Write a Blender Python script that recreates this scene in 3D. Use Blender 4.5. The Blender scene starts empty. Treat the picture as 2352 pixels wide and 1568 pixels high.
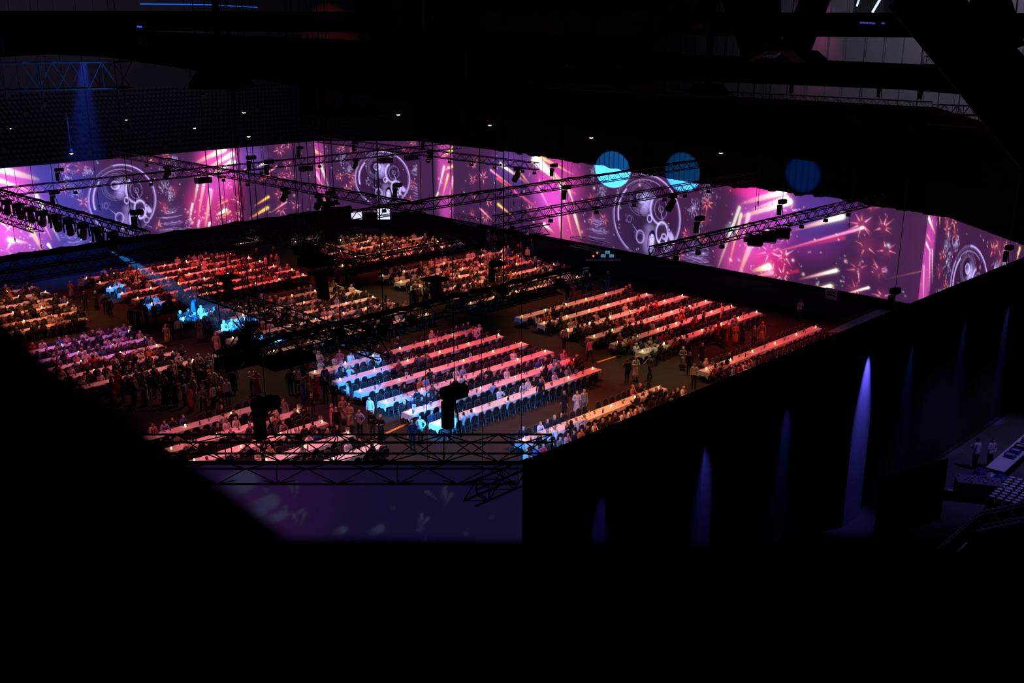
import bpy, math, random
import numpy as np
from mathutils import Vector, Matrix
random.seed(7)
rng = np.random.default_rng(11)
SC = bpy.context.scene
COL = SC.collection
S2 = math.sqrt(2)
# ------------------------------------------------------------------ camera, world, exposure
# The hall's own axes are X and Y; the camera stands high in the roof at the origin and looks along the diagonal.
F, CX, CY, PITCH, CAMZ = 2344., 1176., 784., math.radians(16.9), 22.
cam_d = bpy.data.cameras.new('camera')
cam_d.sensor_width = 36; cam_d.lens = 36 * F / 2352
cam_d.clip_start = .05; cam_d.clip_end = 600
cam_d.dof.use_dof = True; cam_d.dof.focus_distance = 58; cam_d.dof.aperture_fstop = 2.6
cam = bpy.data.objects.new('camera', cam_d); COL.objects.link(cam)
cam.location = (0, 0, CAMZ); cam.rotation_euler = (math.pi / 2 - PITCH, 0, -math.pi / 4)
SC.camera = cam
SC.view_settings.view_transform = 'Standard'; SC.view_settings.look = 'None'
SC.view_settings.exposure = 0; SC.view_settings.gamma = 1; SC.view_settings.use_curve_mapping = False
w = bpy.data.worlds.new('world'); SC.world = w; w.use_nodes = True
w.node_tree.nodes['Background'].inputs[0].default_value = (.25, .18, .5, 1)
w.node_tree.nodes['Background'].inputs[1].default_value = .0022
SC.cycles.use_denoising = True; SC.cycles.max_bounces = 4; SC.cycles.diffuse_bounces = 2
SC.cycles.glossy_bounces = 1; SC.cycles.transmission_bounces = 2; SC.cycles.volume_bounces = 0
SC.cycles.sample_clamp_indirect = 2; SC.cycles.caustics_reflective = False; SC.cycles.caustics_refractive = False

def ray(px, py):
    x = (px - CX) / F; y = -(py - CY) / F
    f = y * math.sin(PITCH) + math.cos(PITCH); z = y * math.cos(PITCH) - math.sin(PITCH)
    return Vector(((x + f) / S2, (f - x) / S2, z))
def gz(px, py, z):
    r = ray(px, py); return Vector((0, 0, CAMZ)) + r * ((z - CAMZ) / r.z)
def gd(px, py, d):                      # at distance d along the view axis
    return Vector((0, 0, CAMZ)) + ray(px, py) * d
def gx(px, py, X):
    r = ray(px, py); return Vector((0, 0, CAMZ)) + r * (X / r.x)
def gy(px, py, Y):
    r = ray(px, py); return Vector((0, 0, CAMZ)) + r * (Y / r.y)
def proj(p):
    x = (p[0] - p[1]) / S2; f = (p[0] + p[1]) / S2; z = p[2] - CAMZ
    d = f * math.cos(PITCH) - z * math.sin(PITCH); u = f * math.sin(PITCH) + z * math.cos(PITCH)
    if d < .1: return (-9999, -9999, d)
    return (CX + F * x / d, CY - F * u / d, d)

# hall plan
XR, YL, YN, XN = 79., 103.7, 19.85, 10.5
HT, HB = 9.5, 1.0

def light(kind, loc, target, energy, col, size=45, blend=.6, rad=.12, name='lamp_light'):
    d = bpy.data.lights.new(name, kind); d.energy = energy; d.color = col
    if kind == 'SPOT':
        d.spot_size = math.radians(size); d.spot_blend = blend; d.shadow_soft_size = rad
    if kind == 'AREA': d.size = size
    o = bpy.data.objects.new(name, d); COL.objects.link(o); o.location = loc
    v = Vector(target) - Vector(loc); o.rotation_euler = v.to_track_quat('-Z', 'Y').to_euler()
    return o
RED = (1, .075, .08); SAL = (1, .12, .095); PEACH = (1, .29, .16); LIL = (.95, .3, .55); PINK = (1, .18, .24); AMB = (1, .62, .32)
ORG = (1, .24, .11)
# washes over the table blocks: (x, y, tx, ty, power, colour, angle)
WASH = [
 # right-centre block
 (57, 52, 58, 51, 1500, PEACH, 75), (64, 50, 64.5, 49, 2300, SAL, 80), (63, 44, 64, 44, 3300, RED, 78), (56, 45, 55.5, 45.5, 600, PEACH, 70),
 (57, 33, 58, 34, 2100, SAL, 80), (66, 33, 66, 35, 1700, RED, 70), (53, 36, 53.5, 35.5, 1100, AMB, 60),
 # near wall pair
 (45, 33, 46, 33, 2300, ORG, 80), (38, 33, 38.5, 33.5, 2300, ORG, 82), (48, 37, 48.5, 36.5, 700, AMB, 70),
 # front-centre block
 (40, 52, 41, 51, 1300, SAL, 80), (46, 50, 46.5, 49, 2300, RED, 80), (47, 43, 47, 43, 2300, RED, 75), (39, 43, 39.5, 43.5, 1800, LIL, 80), (37, 49, 37.5, 48.5, 1000, LIL, 70),
 (42, 40, 42, 40.5, 800, PEACH, 60),
 # near-left block
 (24, 49, 25, 48, 1900, PINK, 85), (29, 44, 29, 44, 1900, PINK, 80), (24, 42, 24, 43, 1500, PINK, 75),
 # left block
 (27, 69, 27, 68, 1700, PINK, 85), (30, 63, 29, 63, 1500, PINK, 80), (24, 74, 24, 75, 900, ORG, 70),
 # far-left block
 (27, 84, 27, 83, 1800, ORG, 90), (31, 78, 29.5, 79, 1300, ORG, 70), (29, 90, 28, 89, 1100, LIL, 80),
 # upper-left block
 (40, 87, 41, 86, 1900, SAL, 90), (47, 80, 47, 80, 3000, RED, 85), (47, 87, 47, 87, 1900, RED, 85), (38, 80, 39, 80, 1200, SAL, 75),
 # middle block
 (39, 68, 40, 67, 700, LIL, 85), (47, 68, 46, 67, 1500, ORG, 85), (45, 61, 45, 61, 1300, PEACH, 80),
 # upper-centre block
 (58, 67, 58, 66, 1500, PEACH, 85), (65, 68, 65, 68, 2500, SAL, 85), (62, 61, 62, 61, 2100, ORG, 80),
 # back block
 (60, 86, 61, 85, 1500, AMB, 90), (62, 79, 62, 79, 2300, SAL, 85), (68, 82, 67, 82, 1700, ORG, 85),
 # aisles
 (52, 66, 52, 67, 1200, (1, .75, .3), 60), (53, 40, 53, 40, 1000, (1, .8, .4), 50), (41, 38.5, 41, 38.5, 600, (1, .7, .35), 60), (52, 49, 51.8, 49, 350, (1, .62, .35), 45),
 (33, 57, 33, 57, 900, (1, .5, .35), 90), (28, 39, 28, 38.5, 1200, (.8, .5, .8), 70), (34, 41, 34, 41, 1300, (.9, .55, .6), 60)]
for (x, y, tx, ty, e, c, a) in WASH:
    light('SPOT', (x, y, 10.6), (tx, ty, .7), e * (.6 if c is AMB else 1.2 if c in (LIL, PINK) else 1.75), c, a, .8, .15, 'wash_light')
# narrow blue effect beams from the left truss rig: (source px, z) -> target
BLUE = (.02, .33, 1)
def gt(px, py, z=.75): return gz(px, py, z)
BEAMS = [(gz(236, 566, 9.9), gt(452, 716), 7.5, 190000), (gz(240, 568, 9.9), gt(545, 746), 7, 230000), (gz(232, 560, 9.9), gt(625, 784), 6.5, 200000),
         (gz(120, 515, 9.9), gt(262, 676, .3), 6.5, 42000), (gz(180, 545, 9.9), gt(350, 700, .6), 5.5, 52000),
         (gz(785, 800, 10), gt(832, 864), 8, 55000), (gz(800, 795, 10), gt(888, 928), 7, 60000), (gz(845, 787, 10), gt(965, 928), 6, 45000),
         (gz(845, 787, 10), gt(1008, 975), 7, 60000), (gz(1190, 985, 10.4), gt(1112, 1005, 0), 26, 15000), (gz(1190, 985, 10.4), gt(1155, 1045, 0), 18, 22000),
         (gz(785, 800, 10), gt(830, 806, 1), 14, 5000)]
for s, t, a, e in BEAMS:
    light('SPOT', s, t, e, BLUE, a, .25, .05, 'beam_light')
# blue beams that land on the right screen and on its black masking drape
light('SPOT', (68, 57, 9.3), gx(1411, 388, XR), 130000, BLUE, 16, .12, .05, 'beam_light')
light('SPOT', (67, 51, 9.3), gx(1572, 394, XR), 60000, BLUE, 17, .25, .05, 'beam_light')
light('SPOT', (68, 40, 9.3), gx(1848, 398, XR), 26000, (.01, .16, 1), 17, .5, .05, 'beam_light')
# cool glow over the left flank, purple work light over the catering yard, dim added roof fill
light('SPOT', gd(190, 112, 72), gd(200, 430, 72), 15000, (.02, .08, 1), 26, 1, .1, 'haze_light')
light('SPOT', (37, 88, 16), (36, 102.5, .3), 22000, (.03, .12, 1), 75, 1, .3, 'haze_light')
light('SPOT', gd(440, 205, 45), gd(200, 176, 45), 2600, (.04, .2, 1), 40, .9, .1, 'truss_light')
light('SPOT', gz(1345, 505, 9), gz(1352, 572, 2.5), 1400, (.02, .3, 1), 40, .8, .1, 'truss_light')
light('SPOT', gz(1090, 455, 9), gz(1085, 505, 2.5), 1200, (.02, .3, 1), 30, .8, .1, 'truss_light')

# ------------------------------------------------------------------ materials
def mat(name, col=(.5, .5, .5), rough=.6, metal=0, emit=None, estr=1, objcol=False, noise=0, nscale=6, bump=0, sheen=0):
    m = bpy.data.materials.new(name); m.use_nodes = True
    nt = m.node_tree; b = nt.nodes['Principled BSDF']
    b.inputs['Base Color'].default_value = (*col, 1); b.inputs['Roughness'].default_value = rough
    b.inputs['Metallic'].default_value = metal
    b.inputs['Specular IOR Level'].default_value = 0 if 'drape' in name or 'floor' in name else .35
    src = None
    if objcol:
        oi = nt.nodes.new('ShaderNodeObjectInfo'); src = oi.outputs['Color']
    if noise:
        tc = nt.nodes.new('ShaderNodeTexCoord'); n = nt.nodes.new('ShaderNodeTexNoise'); n.inputs['Scale'].default_value = nscale
        n.inputs['Detail'].default_value = 4
        nt.links.new(tc.outputs['Object'], n.inputs['Vector'])
        mr = nt.nodes.new('ShaderNodeMapRange'); mr.inputs[3].default_value = 1 - noise; mr.inputs[4].default_value = 1 + noise
        nt.links.new(n.outputs[0], mr.inputs[0])
        mx = nt.nodes.new('ShaderNodeVectorMath'); mx.operation = 'SCALE'
        if src: nt.links.new(src, mx.inputs[0])
        else: mx.inputs[0].default_value = col
        nt.links.new(mr.outputs[0], mx.inputs['Scale']); src = mx.outputs[0]
        if bump:
            bp = nt.nodes.new('ShaderNodeBump'); bp.inputs['Strength'].default_value = bump
            nt.links.new(n.outputs[0], bp.inputs['Height']); nt.links.new(bp.outputs[0], b.inputs['Normal'])
    if src: nt.links.new(src, b.inputs['Base Color'])
    if emit:
        b.inputs['Emission Color'].default_value = (*emit, 1); b.inputs['Emission Strength'].default_value = estr
        m.cycles.emission_sampling = 'NONE'
    return m
M = {
 'floor': mat('dark_hall_floor', (.04, .036, .032), .55, noise=.35, nscale=.8, bump=.02),
 'yard': mat('yard_floor', (.12, .12, .13), .6, noise=.25, nscale=1.5),
 'drape': mat('black_drape', (.012, .012, .014), .9, noise=.3, nscale=3),
 'maskdrape': mat('masking_drape', (.035, .035, .04), .85, noise=.3, nscale=4),
 'pale': mat('pale_drape', (.45, .45, .5), .8, noise=.15, nscale=4),
 'black': mat('black_metal', (.012, .012, .014), .5, noise=.2, nscale=5),
 'alu': mat('aluminium', (.22, .22, .24), .35, .8, noise=.15, nscale=8),
 'dalu': mat('dark_aluminium', (.03, .03, .035), .4, .6, noise=.2, nscale=8),
 'beam': mat('roof_steel', (.006, .006, .007), .8, noise=.3, nscale=1),
 'concrete': mat('concrete', (.16, .15, .16), .85, noise=.25, nscale=.35),
 'seatm': mat('stand_seat_plastic', (.09, .085, .11), .6, noise=.2, nscale=3),
 'cloth': mat('white_tablecloth', (.8, .79, .78), .8, noise=.05, nscale=9, bump=.03),
 'wood': mat('table_board', (.3, .2, .12), .6, noise=.2, nscale=5),
 'chair': mat('black_chair_fabric', (.016, .015, .018), .8, noise=.25, nscale=30),
 'rim': mat('chair_metal', (.26, .26, .28), .4, .5, noise=.1, nscale=20),
 'glass': mat('candle_glass', (.9, .6, .4), .2, emit=(1, .45, .14), estr=2.2),
 'flame': mat('candle_flame', (1, .7, .3), .5, emit=(1, .58, .2), estr=6),
 'vase': mat('vase_glass', (.35, .36, .36), .1),
 'twig': mat('green_twig', (.03, .06, .025), .7, noise=.3, nscale=30),
 'card': mat('white_card', (.75, .75, .78), .6, noise=.03, nscale=9),
 'ink': mat('black_ink', (.02, .02, .02), .6, noise=.1),
 'bottle': mat('dark_bottle', (.02, .03, .02), .15, noise=.1),
 'clear': mat('wine_glass', (.6, .6, .62), .1, noise=.05),
 'skin': mat('skin', objcol=True, rough=.6, noise=.06, nscale=10),
 'fabric': mat('clothing_fabric', objcol=True, rough=.85, noise=.14, nscale=12),
 'hair': mat('hair', objcol=True, rough=.7, noise=.25, nscale=30),
 'yellow': mat('yellow_floor_tape', (.75, .42, .05), .6, noise=.15, nscale=4),
 'teal': mat('teal_floor_panel', (.12, .22, .27), .6, noise=.2, nscale=2),
 'lens': mat('lamp_lens_white', (1, .9, .8), .2, emit=(1, .82, .6), estr=9),
 'lenspink': mat('lamp_lens_pink', (1, .6, .9), .2, emit=(1, .4, .8), estr=7),
 'lensblue': mat('lamp_lens_blue', (.3, .6, 1), .2, emit=(.03, .3, 1), estr=3),
 'lensred': mat('lamp_lens_red', (1, .3, .1), .2, emit=(1, .13, .04), estr=1.6),
 'lensdark': mat('lamp_lens_dark', (.05, .05, .07), .1, noise=.05),
 'monitor': mat('lit_display', (.6, .8, 1), .3, emit=(.72, .75, 1), estr=1.1),
 'tealmon': mat('desk_monitor_display', (.2, .5, .6), .3, emit=(.06, .22, .35), estr=.8),
 'crate': mat('blue_crate_plastic', (.05, .05, .3), .5, noise=.2, nscale=8),
 'plate': mat('white_crockery', (.75, .75, .8), .3, noise=.05),
 'plastic': mat('clear_plastic_bag', (.4, .4, .5), .3, noise=.3, nscale=6),
 'railglass': mat('balustrade_glass', (.2, .2, .3), .2, noise=.05),
 'blueneon': mat('blue_light_line', (.1, .4, 1), .3, emit=(.01, .13, .8), estr=.9),
 'whiteneon': mat('white_light_tube', (.8, .9, 1), .3, emit=(.6, .7, 1), estr=1.3),
 'purpleneon': mat('purple_light_line', (.3, .2, .8), .3, emit=(.06, .05, .45), estr=.7),
}
for c in (0,): pass
# screen: emission read from the painted colour layer; the cloth itself is a light grey so that lamps show on it
def screen_mat(name, strength, base=.25):
    m = bpy.data.materials.new(name); m.use_nodes = True; nt = m.node_tree; b = nt.nodes['Principled BSDF']
    a = nt.nodes.new('ShaderNodeVertexColor'); a.layer_name = 'picture'
    b.inputs['Base Color'].default_value = (base, base, base, 1); b.inputs['Roughness'].default_value = .9
    nt.links.new(a.outputs[0], b.inputs['Emission Color']); b.inputs['Emission Strength'].default_value = strength
    m.cycles.emission_sampling = 'NONE'; return m
M['screen'] = screen_mat('projection_picture', 1.0, .3)
M['maskdrape2'] = mat('overhead_masking_drape', (.011, .011, .013), .85, noise=.3, nscale=4)

# ------------------------------------------------------------------ mesh helpers
class MB:
    def __init__(s): s.v = []; s.f = []; s.m = []
    def add(s, vs, fs, mi=0):
        n = len(s.v); s.v += [tuple(p) for p in vs]; s.f += [tuple(i + n for i in f) for f in fs]; s.m += [mi] * len(fs)
    def box(s, c, d, rz=0, mi=0, tip=None):
        hx, hy, hz = d[0] / 2, d[1] / 2, d[2] / 2; ca, sa = math.cos(rz), math.sin(rz); vs = []
        for z in (-hz, hz):
            k = 1 if (tip is None or z < 0) else tip
            for x, y in ((-hx, -hy), (hx, -hy), (hx, hy), (-hx, hy)):
                x *= k; y *= k
                vs.append((c[0] + x * ca - y * sa, c[1] + x * sa + y * ca, c[2] + z))
        s.add(vs, [(3, 2, 1, 0), (4, 5, 6, 7), (0, 1, 5, 4), (1, 2, 6, 5), (2, 3, 7, 6), (3, 0, 4, 7)], mi)
    def tube(s, p, q, r, n=6, r2=None, mi=0, cap=True):
        p = Vector(p); q = Vector(q); d = q - p
        if d.length < 1e-6: return
        r2 = r if r2 is None else r2
        a = d.orthogonal().normalized(); 
        up = Vector((0, 0, 1))
        if abs(d.normalized().dot(up)) < .95: a = d.cross(up).normalized()
        b = d.normalized().cross(a); vs = []
        for o, rr in ((p, r), (q, r2)):
            for i in range(n):
                t = 2 * math.pi * (i + .5) / n; vs.append(o + a * (rr * math.cos(t)) + b * (rr * math.sin(t)))
        fs = [(i, (i + 1) % n, n + (i + 1) % n, n + i) for i in range(n)]
        if cap: fs += [tuple(range(n - 1, -1, -1)), tuple(range(n, 2 * n))]
        s.add(vs, fs, mi)
    def lathe(s, c, prof, n=10, mi=0):
        vs = []; 
        for r, z in prof:
            for i in range(n):
                t = 2 * math.pi * i / n; vs.append((c[0] + r * math.cos(t), c[1] + r * math.sin(t), c[2] + z))
        fs = []
        for k in range(len(prof) - 1):
            for i in range(n):
                j = (i + 1) % n; fs.append((k * n + i, k * n + j, (k + 1) * n + j, (k + 1) * n + i))
        fs.append(tuple(range(n - 1, -1, -1))); fs.append(tuple((len(prof) - 1) * n + i for i in range(n)))
        s.add(vs, fs, mi)
    def prism(s, poly, z0, z1, mi=0):
        n = len(poly); vs = [(x, y, z0) for x, y in poly] + [(x, y, z1) for x, y in poly]
        fs = [tuple(range(n - 1, -1, -1)), tuple(range(n, 2 * n))] + [(i, (i + 1) % n, n + (i + 1) % n, n + i) for i in range(n)]
        s.add(vs, fs, mi)
    def mesh(s, name, mats, smooth=False):
        me = bpy.data.meshes.new(name); me.from_pydata(s.v, [], s.f)
        for m in (mats if isinstance(mats, (list, tuple)) else [mats]): me.materials.append(m)
        if max(s.m, default=0): me.polygons.foreach_set('material_index', s.m)
        if smooth: me.polygons.foreach_set('use_smooth', [True] * len(me.polygons))
        me.update(); return me
    def build(s, name, mats, parent=None, loc=None, rz=0, smooth=False):
        return put(name, s.mesh(name, mats, smooth), parent, loc, rz)
def put(name, me, parent=None, loc=None, rz=0):
    o = bpy.data.objects.new(name, me); COL.objects.link(o)
    if parent: o.parent = parent
    if loc is not None: o.location = loc
    o.rotation_euler = (0, 0, rz); return o
def tag(o, label, cat, group=None, kind=None):
    if label: o['label'] = label
    if cat: o['category'] = cat
    if group: o['group'] = group
    if kind: o['kind'] = kind
    return o
def empty(name, loc=(0, 0, 0), rz=0):
    o = bpy.data.objects.new(name, None); COL.objects.link(o); o.location = loc; o.rotation_euler = (0, 0, rz); o.empty_display_size = .2; return o
def struct(name, mb, m, kind='structure'):
    o = mb.build(name, m); o['kind'] = kind; return o
def clone(o, loc, rz=0, label=None, group=None, color=None):
    r = o.copy(); COL.objects.link(r); r.location = loc; r.rotation_euler = (0, 0, rz)
    if label: r['label'] = label
    if group: r['group'] = group
    for c in o.children:
        d = c.copy(); COL.objects.link(d); d.parent = r
        for g in c.children:
            e = g.copy(); COL.objects.link(e); e.parent = d
    return r
ORD = ['first', 'second', 'third', 'fourth', 'fifth', 'sixth', 'seventh', 'eighth', 'ninth', 'tenth', 'eleventh', 'twelfth', 'thirteenth', 'fourteenth',
       'fifteenth', 'sixteenth', 'seventeenth', 'eighteenth', 'nineteenth', 'twentieth', 'twenty-first', 'twenty-second', 'twenty-third', 'twenty-fourth', 'twenty-fifth', 'twenty-sixth', 'twenty-seventh', 'twenty-eighth']

# ------------------------------------------------------------------ shell
f = MB(); f.box((60, 60, -.15), (330, 330, .3)); struct('floor', f, M['floor'])
f = MB(); f.prism([(46, 19.5), (66, 19.5), (85, 5), (60, -10), (38, 6), (40, 16)], .004, .012); struct('yard_floor', f, M['yard'])

def wallseg(name, p, q, z0, z1, th, m):
    p = Vector(p); q = Vector(q); d = (q - p).normalized(); n = Vector((-d.y, d.x)) * th
    b = MB(); b.prism([tuple(p), tuple(q), tuple(q + n), tuple(p + n)], z0, z1); return struct(name, b, m)
def pleated(name, p, q, z0, z1, m, step=.28, amp=.07, side=1, hem=0, kind='structure', top=None):
    """a drape hung in soft pleats along p-q; hem: uneven lower edge"""
    p = Vector(p); q = Vector(q); L = (q - p).length; d = (q - p) / L; n = Vector((-d.y, d.x)) * side
    N = int(L / (step / 2)); b = MB(); vs = []; hh = 0; zb = lambda t: (z0(t) if callable(z0) else z0); zt = lambda t: (z1(t) if callable(z1) else z1)
    R = random.Random(3)
    for i in range(N + 1):
        t = i / N; a = amp * (1 if i % 2 else -1) * R.uniform(.5, 1.2)
        if hem and i % 3 == 0: hh = R.uniform(-hem, hem)
        o = p + d * (L * t) + n * a
        vs += [(o.x, o.y, zb(t) + hh), (o.x, o.y, zt(t)), (o.x + n.x * .05, o.y + n.y * .05, zt(t)), (o.x + n.x * .05, o.y + n.y * .05, zb(t) + hh)]
    fs = []
    for i in range(N):
        k = 4 * i; j = k + 4
        fs += [(k, j, j + 1, k + 1), (k + 2, j + 2, j + 3, k + 3), (k + 1, j + 1, j + 2, k + 2), (k, k + 3, j + 3, j)]
    b.add(vs, fs); o = b.build(name, m); o['kind'] = kind; return o
P_BL, P_BR = (70.4, YL), (XR, 95.1)
P_CR, P_CN = (XR, 33.0), (65.85, YN)
P_NA, P_NB = (20.3, YN), (XN, 29.65)
wallseg('wall_left', (4, YL + .15), (70.5, YL + .15), 0, HT, .25, M['drape'])
wallseg('wall_back', (70.5, YL + .15), (79.2, 95.2), 0, HT, .25, M['drape'])
wallseg('wall_right', (79.2, 95.2), (79.2, 33), 0, HT, .25, M['drape'])
wallseg('wall_right_chamfer', (79.2, 33), (66.0, YN - .05), 0, HT, .25, M['drape'])
pleated('wall_near_right', (20.3, YN), (66, YN), 0, HT - .05, M['maskdrape'], .7, .05, -1)
f = MB(); f.tube((20.3, YN, HT), (66, YN, HT), .11, 6); struct('trim_1', f, M['black'])
f = MB(); f.box((75.6, 66, .3), (6.4, 58, .6)); f.box((52, 99.5, .02), (60, 8, .04)); struct('floor_black_riser', f, M['drape'])
wallseg('wall_near_left', (XN, 29.65), (XN, 60), 0, HT, .25, M['drape'])
# low black drape skirt under the screens
wallseg('baseboard_left', (4, YL - .1), (70.4, YL - .1), 0, HB, .2, M['maskdrape'])

# ------------------------------------------------------------------ projected picture
CROP = {1: (0, 310, 5.407), 2: (180, 330, 6.817), 3: (420, 310, 6.818), 4: (700, 310, 6.533), 5: (1030, 320, 6.03), 6: (1340, 360, 5.6), 7: (1620, 400, 5.226), 8: (1950, 440, 5.226)}
class Screen:
    RES = .075
    def __init__(s, p, q, name, label, h0=HB, h1=HT, bg=(.05, .013, .066)):
        s.p = Vector(p); s.q = Vector(q); s.L = (s.q - s.p).length; s.d = (s.q - s.p) / s.L; s.h0 = h0; s.h1 = h1; s.name = name; s.label = label
        s.n = int(s.L / s.RES) + 1; s.k = int((h1 - h0) / s.RES) + 1
        s.S = np.linspace(0, s.L, s.n)[None, :].repeat(s.k, 0); s.H = np.linspace(h0, h1, s.k)[:, None].repeat(s.n, 1)
        s.I = np.zeros((s.k, s.n, 3)); s.I[:] = bg
        s.R = np.random.default_rng(5)
    def at(s, px, py):
        r = ray(px, py); n = Vector((-s.d.y, s.d.x)); den = n.x * r.x + n.y * r.y; t = (n.x * s.p.x + n.y * s.p.y) / den
        w_ = Vector((r.x * t, r.y * t)); return ((w_ - s.p).dot(s.d), CAMZ + r.z * t, t)
    def c(s, cr, x, y):
        o = CROP[cr]; return s.at(o[0] + x / o[2], o[1] + y / o[2])
    def win(s, s0, s1, h0, h1):
        a = max(0, int(s0 / s.L * (s.n - 1))); b = min(s.n, int(s1 / s.L * (s.n - 1)) + 2)
        c = max(0, int((h0 - s.h0) / (s.h1 - s.h0) * (s.k - 1))); d = min(s.k, int((h1 - s.h0) / (s.h1 - s.h0) * (s.k - 1)) + 2)
        if a >= b or c >= d: return None
        return (slice(c, d), slice(a, b))
    def streak(s, a, b, w0, w1, c0, c1, soft=.5, cap=True):
        """tail a -> head b, metres"""
        m = max(w0, w1) * 1.8
        W = s.win(min(a[0], b[0]) - m, max(a[0], b[0]) + m, min(a[1], b[1]) - m, max(a[1], b[1]) + m)
        if W is None: return
        dx, dy = b[0] - a[0], b[1] - a[1]; L2 = dx * dx + dy * dy + 1e-9
        X, Y = s.S[W] - a[0], s.H[W] - a[1]
        t = (X * dx + Y * dy) / L2; tc = np.clip(t, 0, 1)
        d = np.hypot(X - tc * dx, Y - tc * dy); wid = w0 + (w1 - w0) * tc
        k = np.clip((wid - d) / (wid * soft + 1e-6), 0, 1) + .25 * np.exp(-(d / (wid * 1.1 + 1e-6)) ** 2)
        k *= np.clip(.15 + tc * 1.1, 0, 1)
        col = np.array(c0)[None, None] * (1 - tc[..., None]) + np.array(c1)[None, None] * tc[..., None]
        s.I[W] = s.I[W] * (1 - np.clip(k, 0, 1)[..., None] * .6) + col * k[..., None]
    def glow(s, a, rx, ry, col, p=2, rot=0):
        m = max(rx, ry) * 2.3; W = s.win(a[0] - m, a[0] + m, a[1] - m, a[1] + m)
        if W is None: return
        X, Y = s.S[W] - a[0], s.H[W] - a[1]; ca, sa = math.cos(rot), math.sin(rot)
        r = ((X * ca + Y * sa) / rx) ** 2 + ((-X * sa + Y * ca) / ry) ** 2
        k = np.exp(-r ** (p / 2)); s.I[W] += np.array(col) * k[..., None]
    def ring(s, a, r, w_, col, a0=0, a1=360, ry=None, fill=None):
        ry = ry or r; W = s.win(a[0] - r * 1.2 - w_, a[0] + r * 1.2 + w_, a[1] - ry * 1.2 - w_, a[1] + ry * 1.2 + w_)
        if W is None: return
        X, Y = (s.S[W] - a[0]) / r, (s.H[W] - a[1]) / ry; d = np.hypot(X, Y)
        if fill is not None: s.I[W] = np.where((d < 1)[..., None], s.I[W] * .2 + np.array(fill), s.I[W])
        an = (np.degrees(np.arctan2(Y, X)) - a0) % 360; ok = an <= (a1 - a0)
        k = np.exp(-(((d - 1) * min(r, ry)) / w_) ** 2) * ok
        s.I[W] += np.array(col) * k[..., None]
    def star(s, a, r, col=(1.1, .25, .35), n=9):
        if s.R.random() < 2:
            ph = s.R.random() * 6.28
            for i in range(n):
                if s.R.random() < .3: continue
                t = ph + i * 2 * math.pi / n + s.R.uniform(-.15, .15); q = s.R.uniform(.7, 1.15); br = s.R.uniform(.12, 1.0) ** 1.3
                p0 = (a[0] + r * .28 * math.cos(t), a[1] + r * .28 * math.sin(t)); p1 = (a[0] + r * q * math.cos(t), a[1] + r * q * math.sin(t))
                m_ = ((p0[0] + p1[0]) / 2, (p0[1] + p1[1]) / 2)
                cc = [c * br for c in col]
                s.streak(p1, p0, .015, .07 * min(1, r), cc, [min(1, c * 1.4 + .25 * br) for c in cc], .9)
            s.glow(a, r * .5, r * .5, (.12, .01, .03))
    def dots(s, n, s0, s1, h0=None, h1=None):
        for i in range(n):
            c = random.choice([(.8, .7, .8), (.5, .7, .9), (.9, .4, .6), (.7, .6, .4), (.5, .3, .9)])
            r = s.R.uniform(.025, .07) if s.R.random() < .9 else .12
            k = s.R.uniform(.3, 1.1)
            s.glow((s.R.uniform(s0, s1), s.R.uniform(h0 or s.h0, h1 or s.h1)), r, r, [q * k for q in c])
    def tuft(s, a, rx, ry, n=60, col=(.42, .32, .62)):
        for i in range(n):
            u_, v_ = s.R.normal(0, .45), s.R.normal(0, .45); t = s.R.uniform(-2.2, -.9); l = s.R.uniform(.12, .4)
            p0 = (a[0] + u_ * rx, a[1] + v_ * ry); k = s.R.uniform(.2, 1.2)
            s.streak(p0, (p0[0] + l * math.cos(t), p0[1] + l * math.sin(t)), .02, .035, [c * k * .4 for c in col], [c * k for c in col], .9)
    def pillar(s, a, rx, ry):
        for i in range(26):
            v_ = s.R.uniform(-1, 1); ww = rx * s.R.uniform(.3, .9) * (1 - .3 * v_); k = s.R.uniform(.1, .9); x_ = s.R.normal(0, .2) * rx
            s.ring((a[0] + x_, a[1] + v_ * ry + .3), ww, .025, (.3 * k, .22 * k, .5 * k), 200, 340, ry=.22)
        s.glow(a, rx, ry, (.03, .015, .06))
    def disc(s, a, R):
        q = lambda x, y: (a[0] + x * R, a[1] + y * R)
        v = (.55, .4, .95)
        def sc(k): return tuple(c * k for c in v)
        s.glow(q(0, -.1), R * .9, R * .9, (-.025, -.006, -.02), 4)
        s.ring(a, R, .05, sc(.28)); s.ring(a, R * .955, .03, sc(.16)); s.ring(a, R, .06, sc(1.1), 30, 100); s.ring(a, R * .97, .05, sc(.9), 150, 240)
        s.ring(a, R, .09, sc(.7), -40, 30); s.ring(q(-.02, .02), R * .82, .08, sc(1.3), 135, 195); s.ring(q(-.02, .02), R * .86, .035, sc(.6), 60, 135)
        g1 = q(-.14, .42)
        s.glow(q(-.02, .38), R * .16, R * .2, (.5, .4, .95), 3); s.glow(q(-.05, .15), R * .18, R * .12, sc(.25), 3)
        for r_ in (.42, .36, .3): s.ring(g1, R * r_, .03, sc(.22))
        for i in range(44):
            t = i * 2 * math.pi / 44; s.glow((g1[0] + R * .33 * math.cos(t), g1[1] + R * .33 * math.sin(t)), .045, .045, sc(.25))
        s.ring(q(-.17, .44), R * .17, .03, (-.4, -.3, -.6)); s.ring(q(-.17, .44), R * .11, .05, sc(.9)); s.ring(q(-.05, .12), R * .14, .03, (-.2, -.15, -.3))
        s.ring(q(.44, .23), R * .3, .09, sc(1.1), 120, 290, ry=R * .36); s.ring(q(.44, .23), R * .18, .03, sc(.4), ry=R * .24); s.ring(q(.44, .23), R * .07, .03, sc(.4))
        s.streak(q(.36, .42), q(.5, .0), .03, .05, sc(.4), sc(.6))
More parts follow.
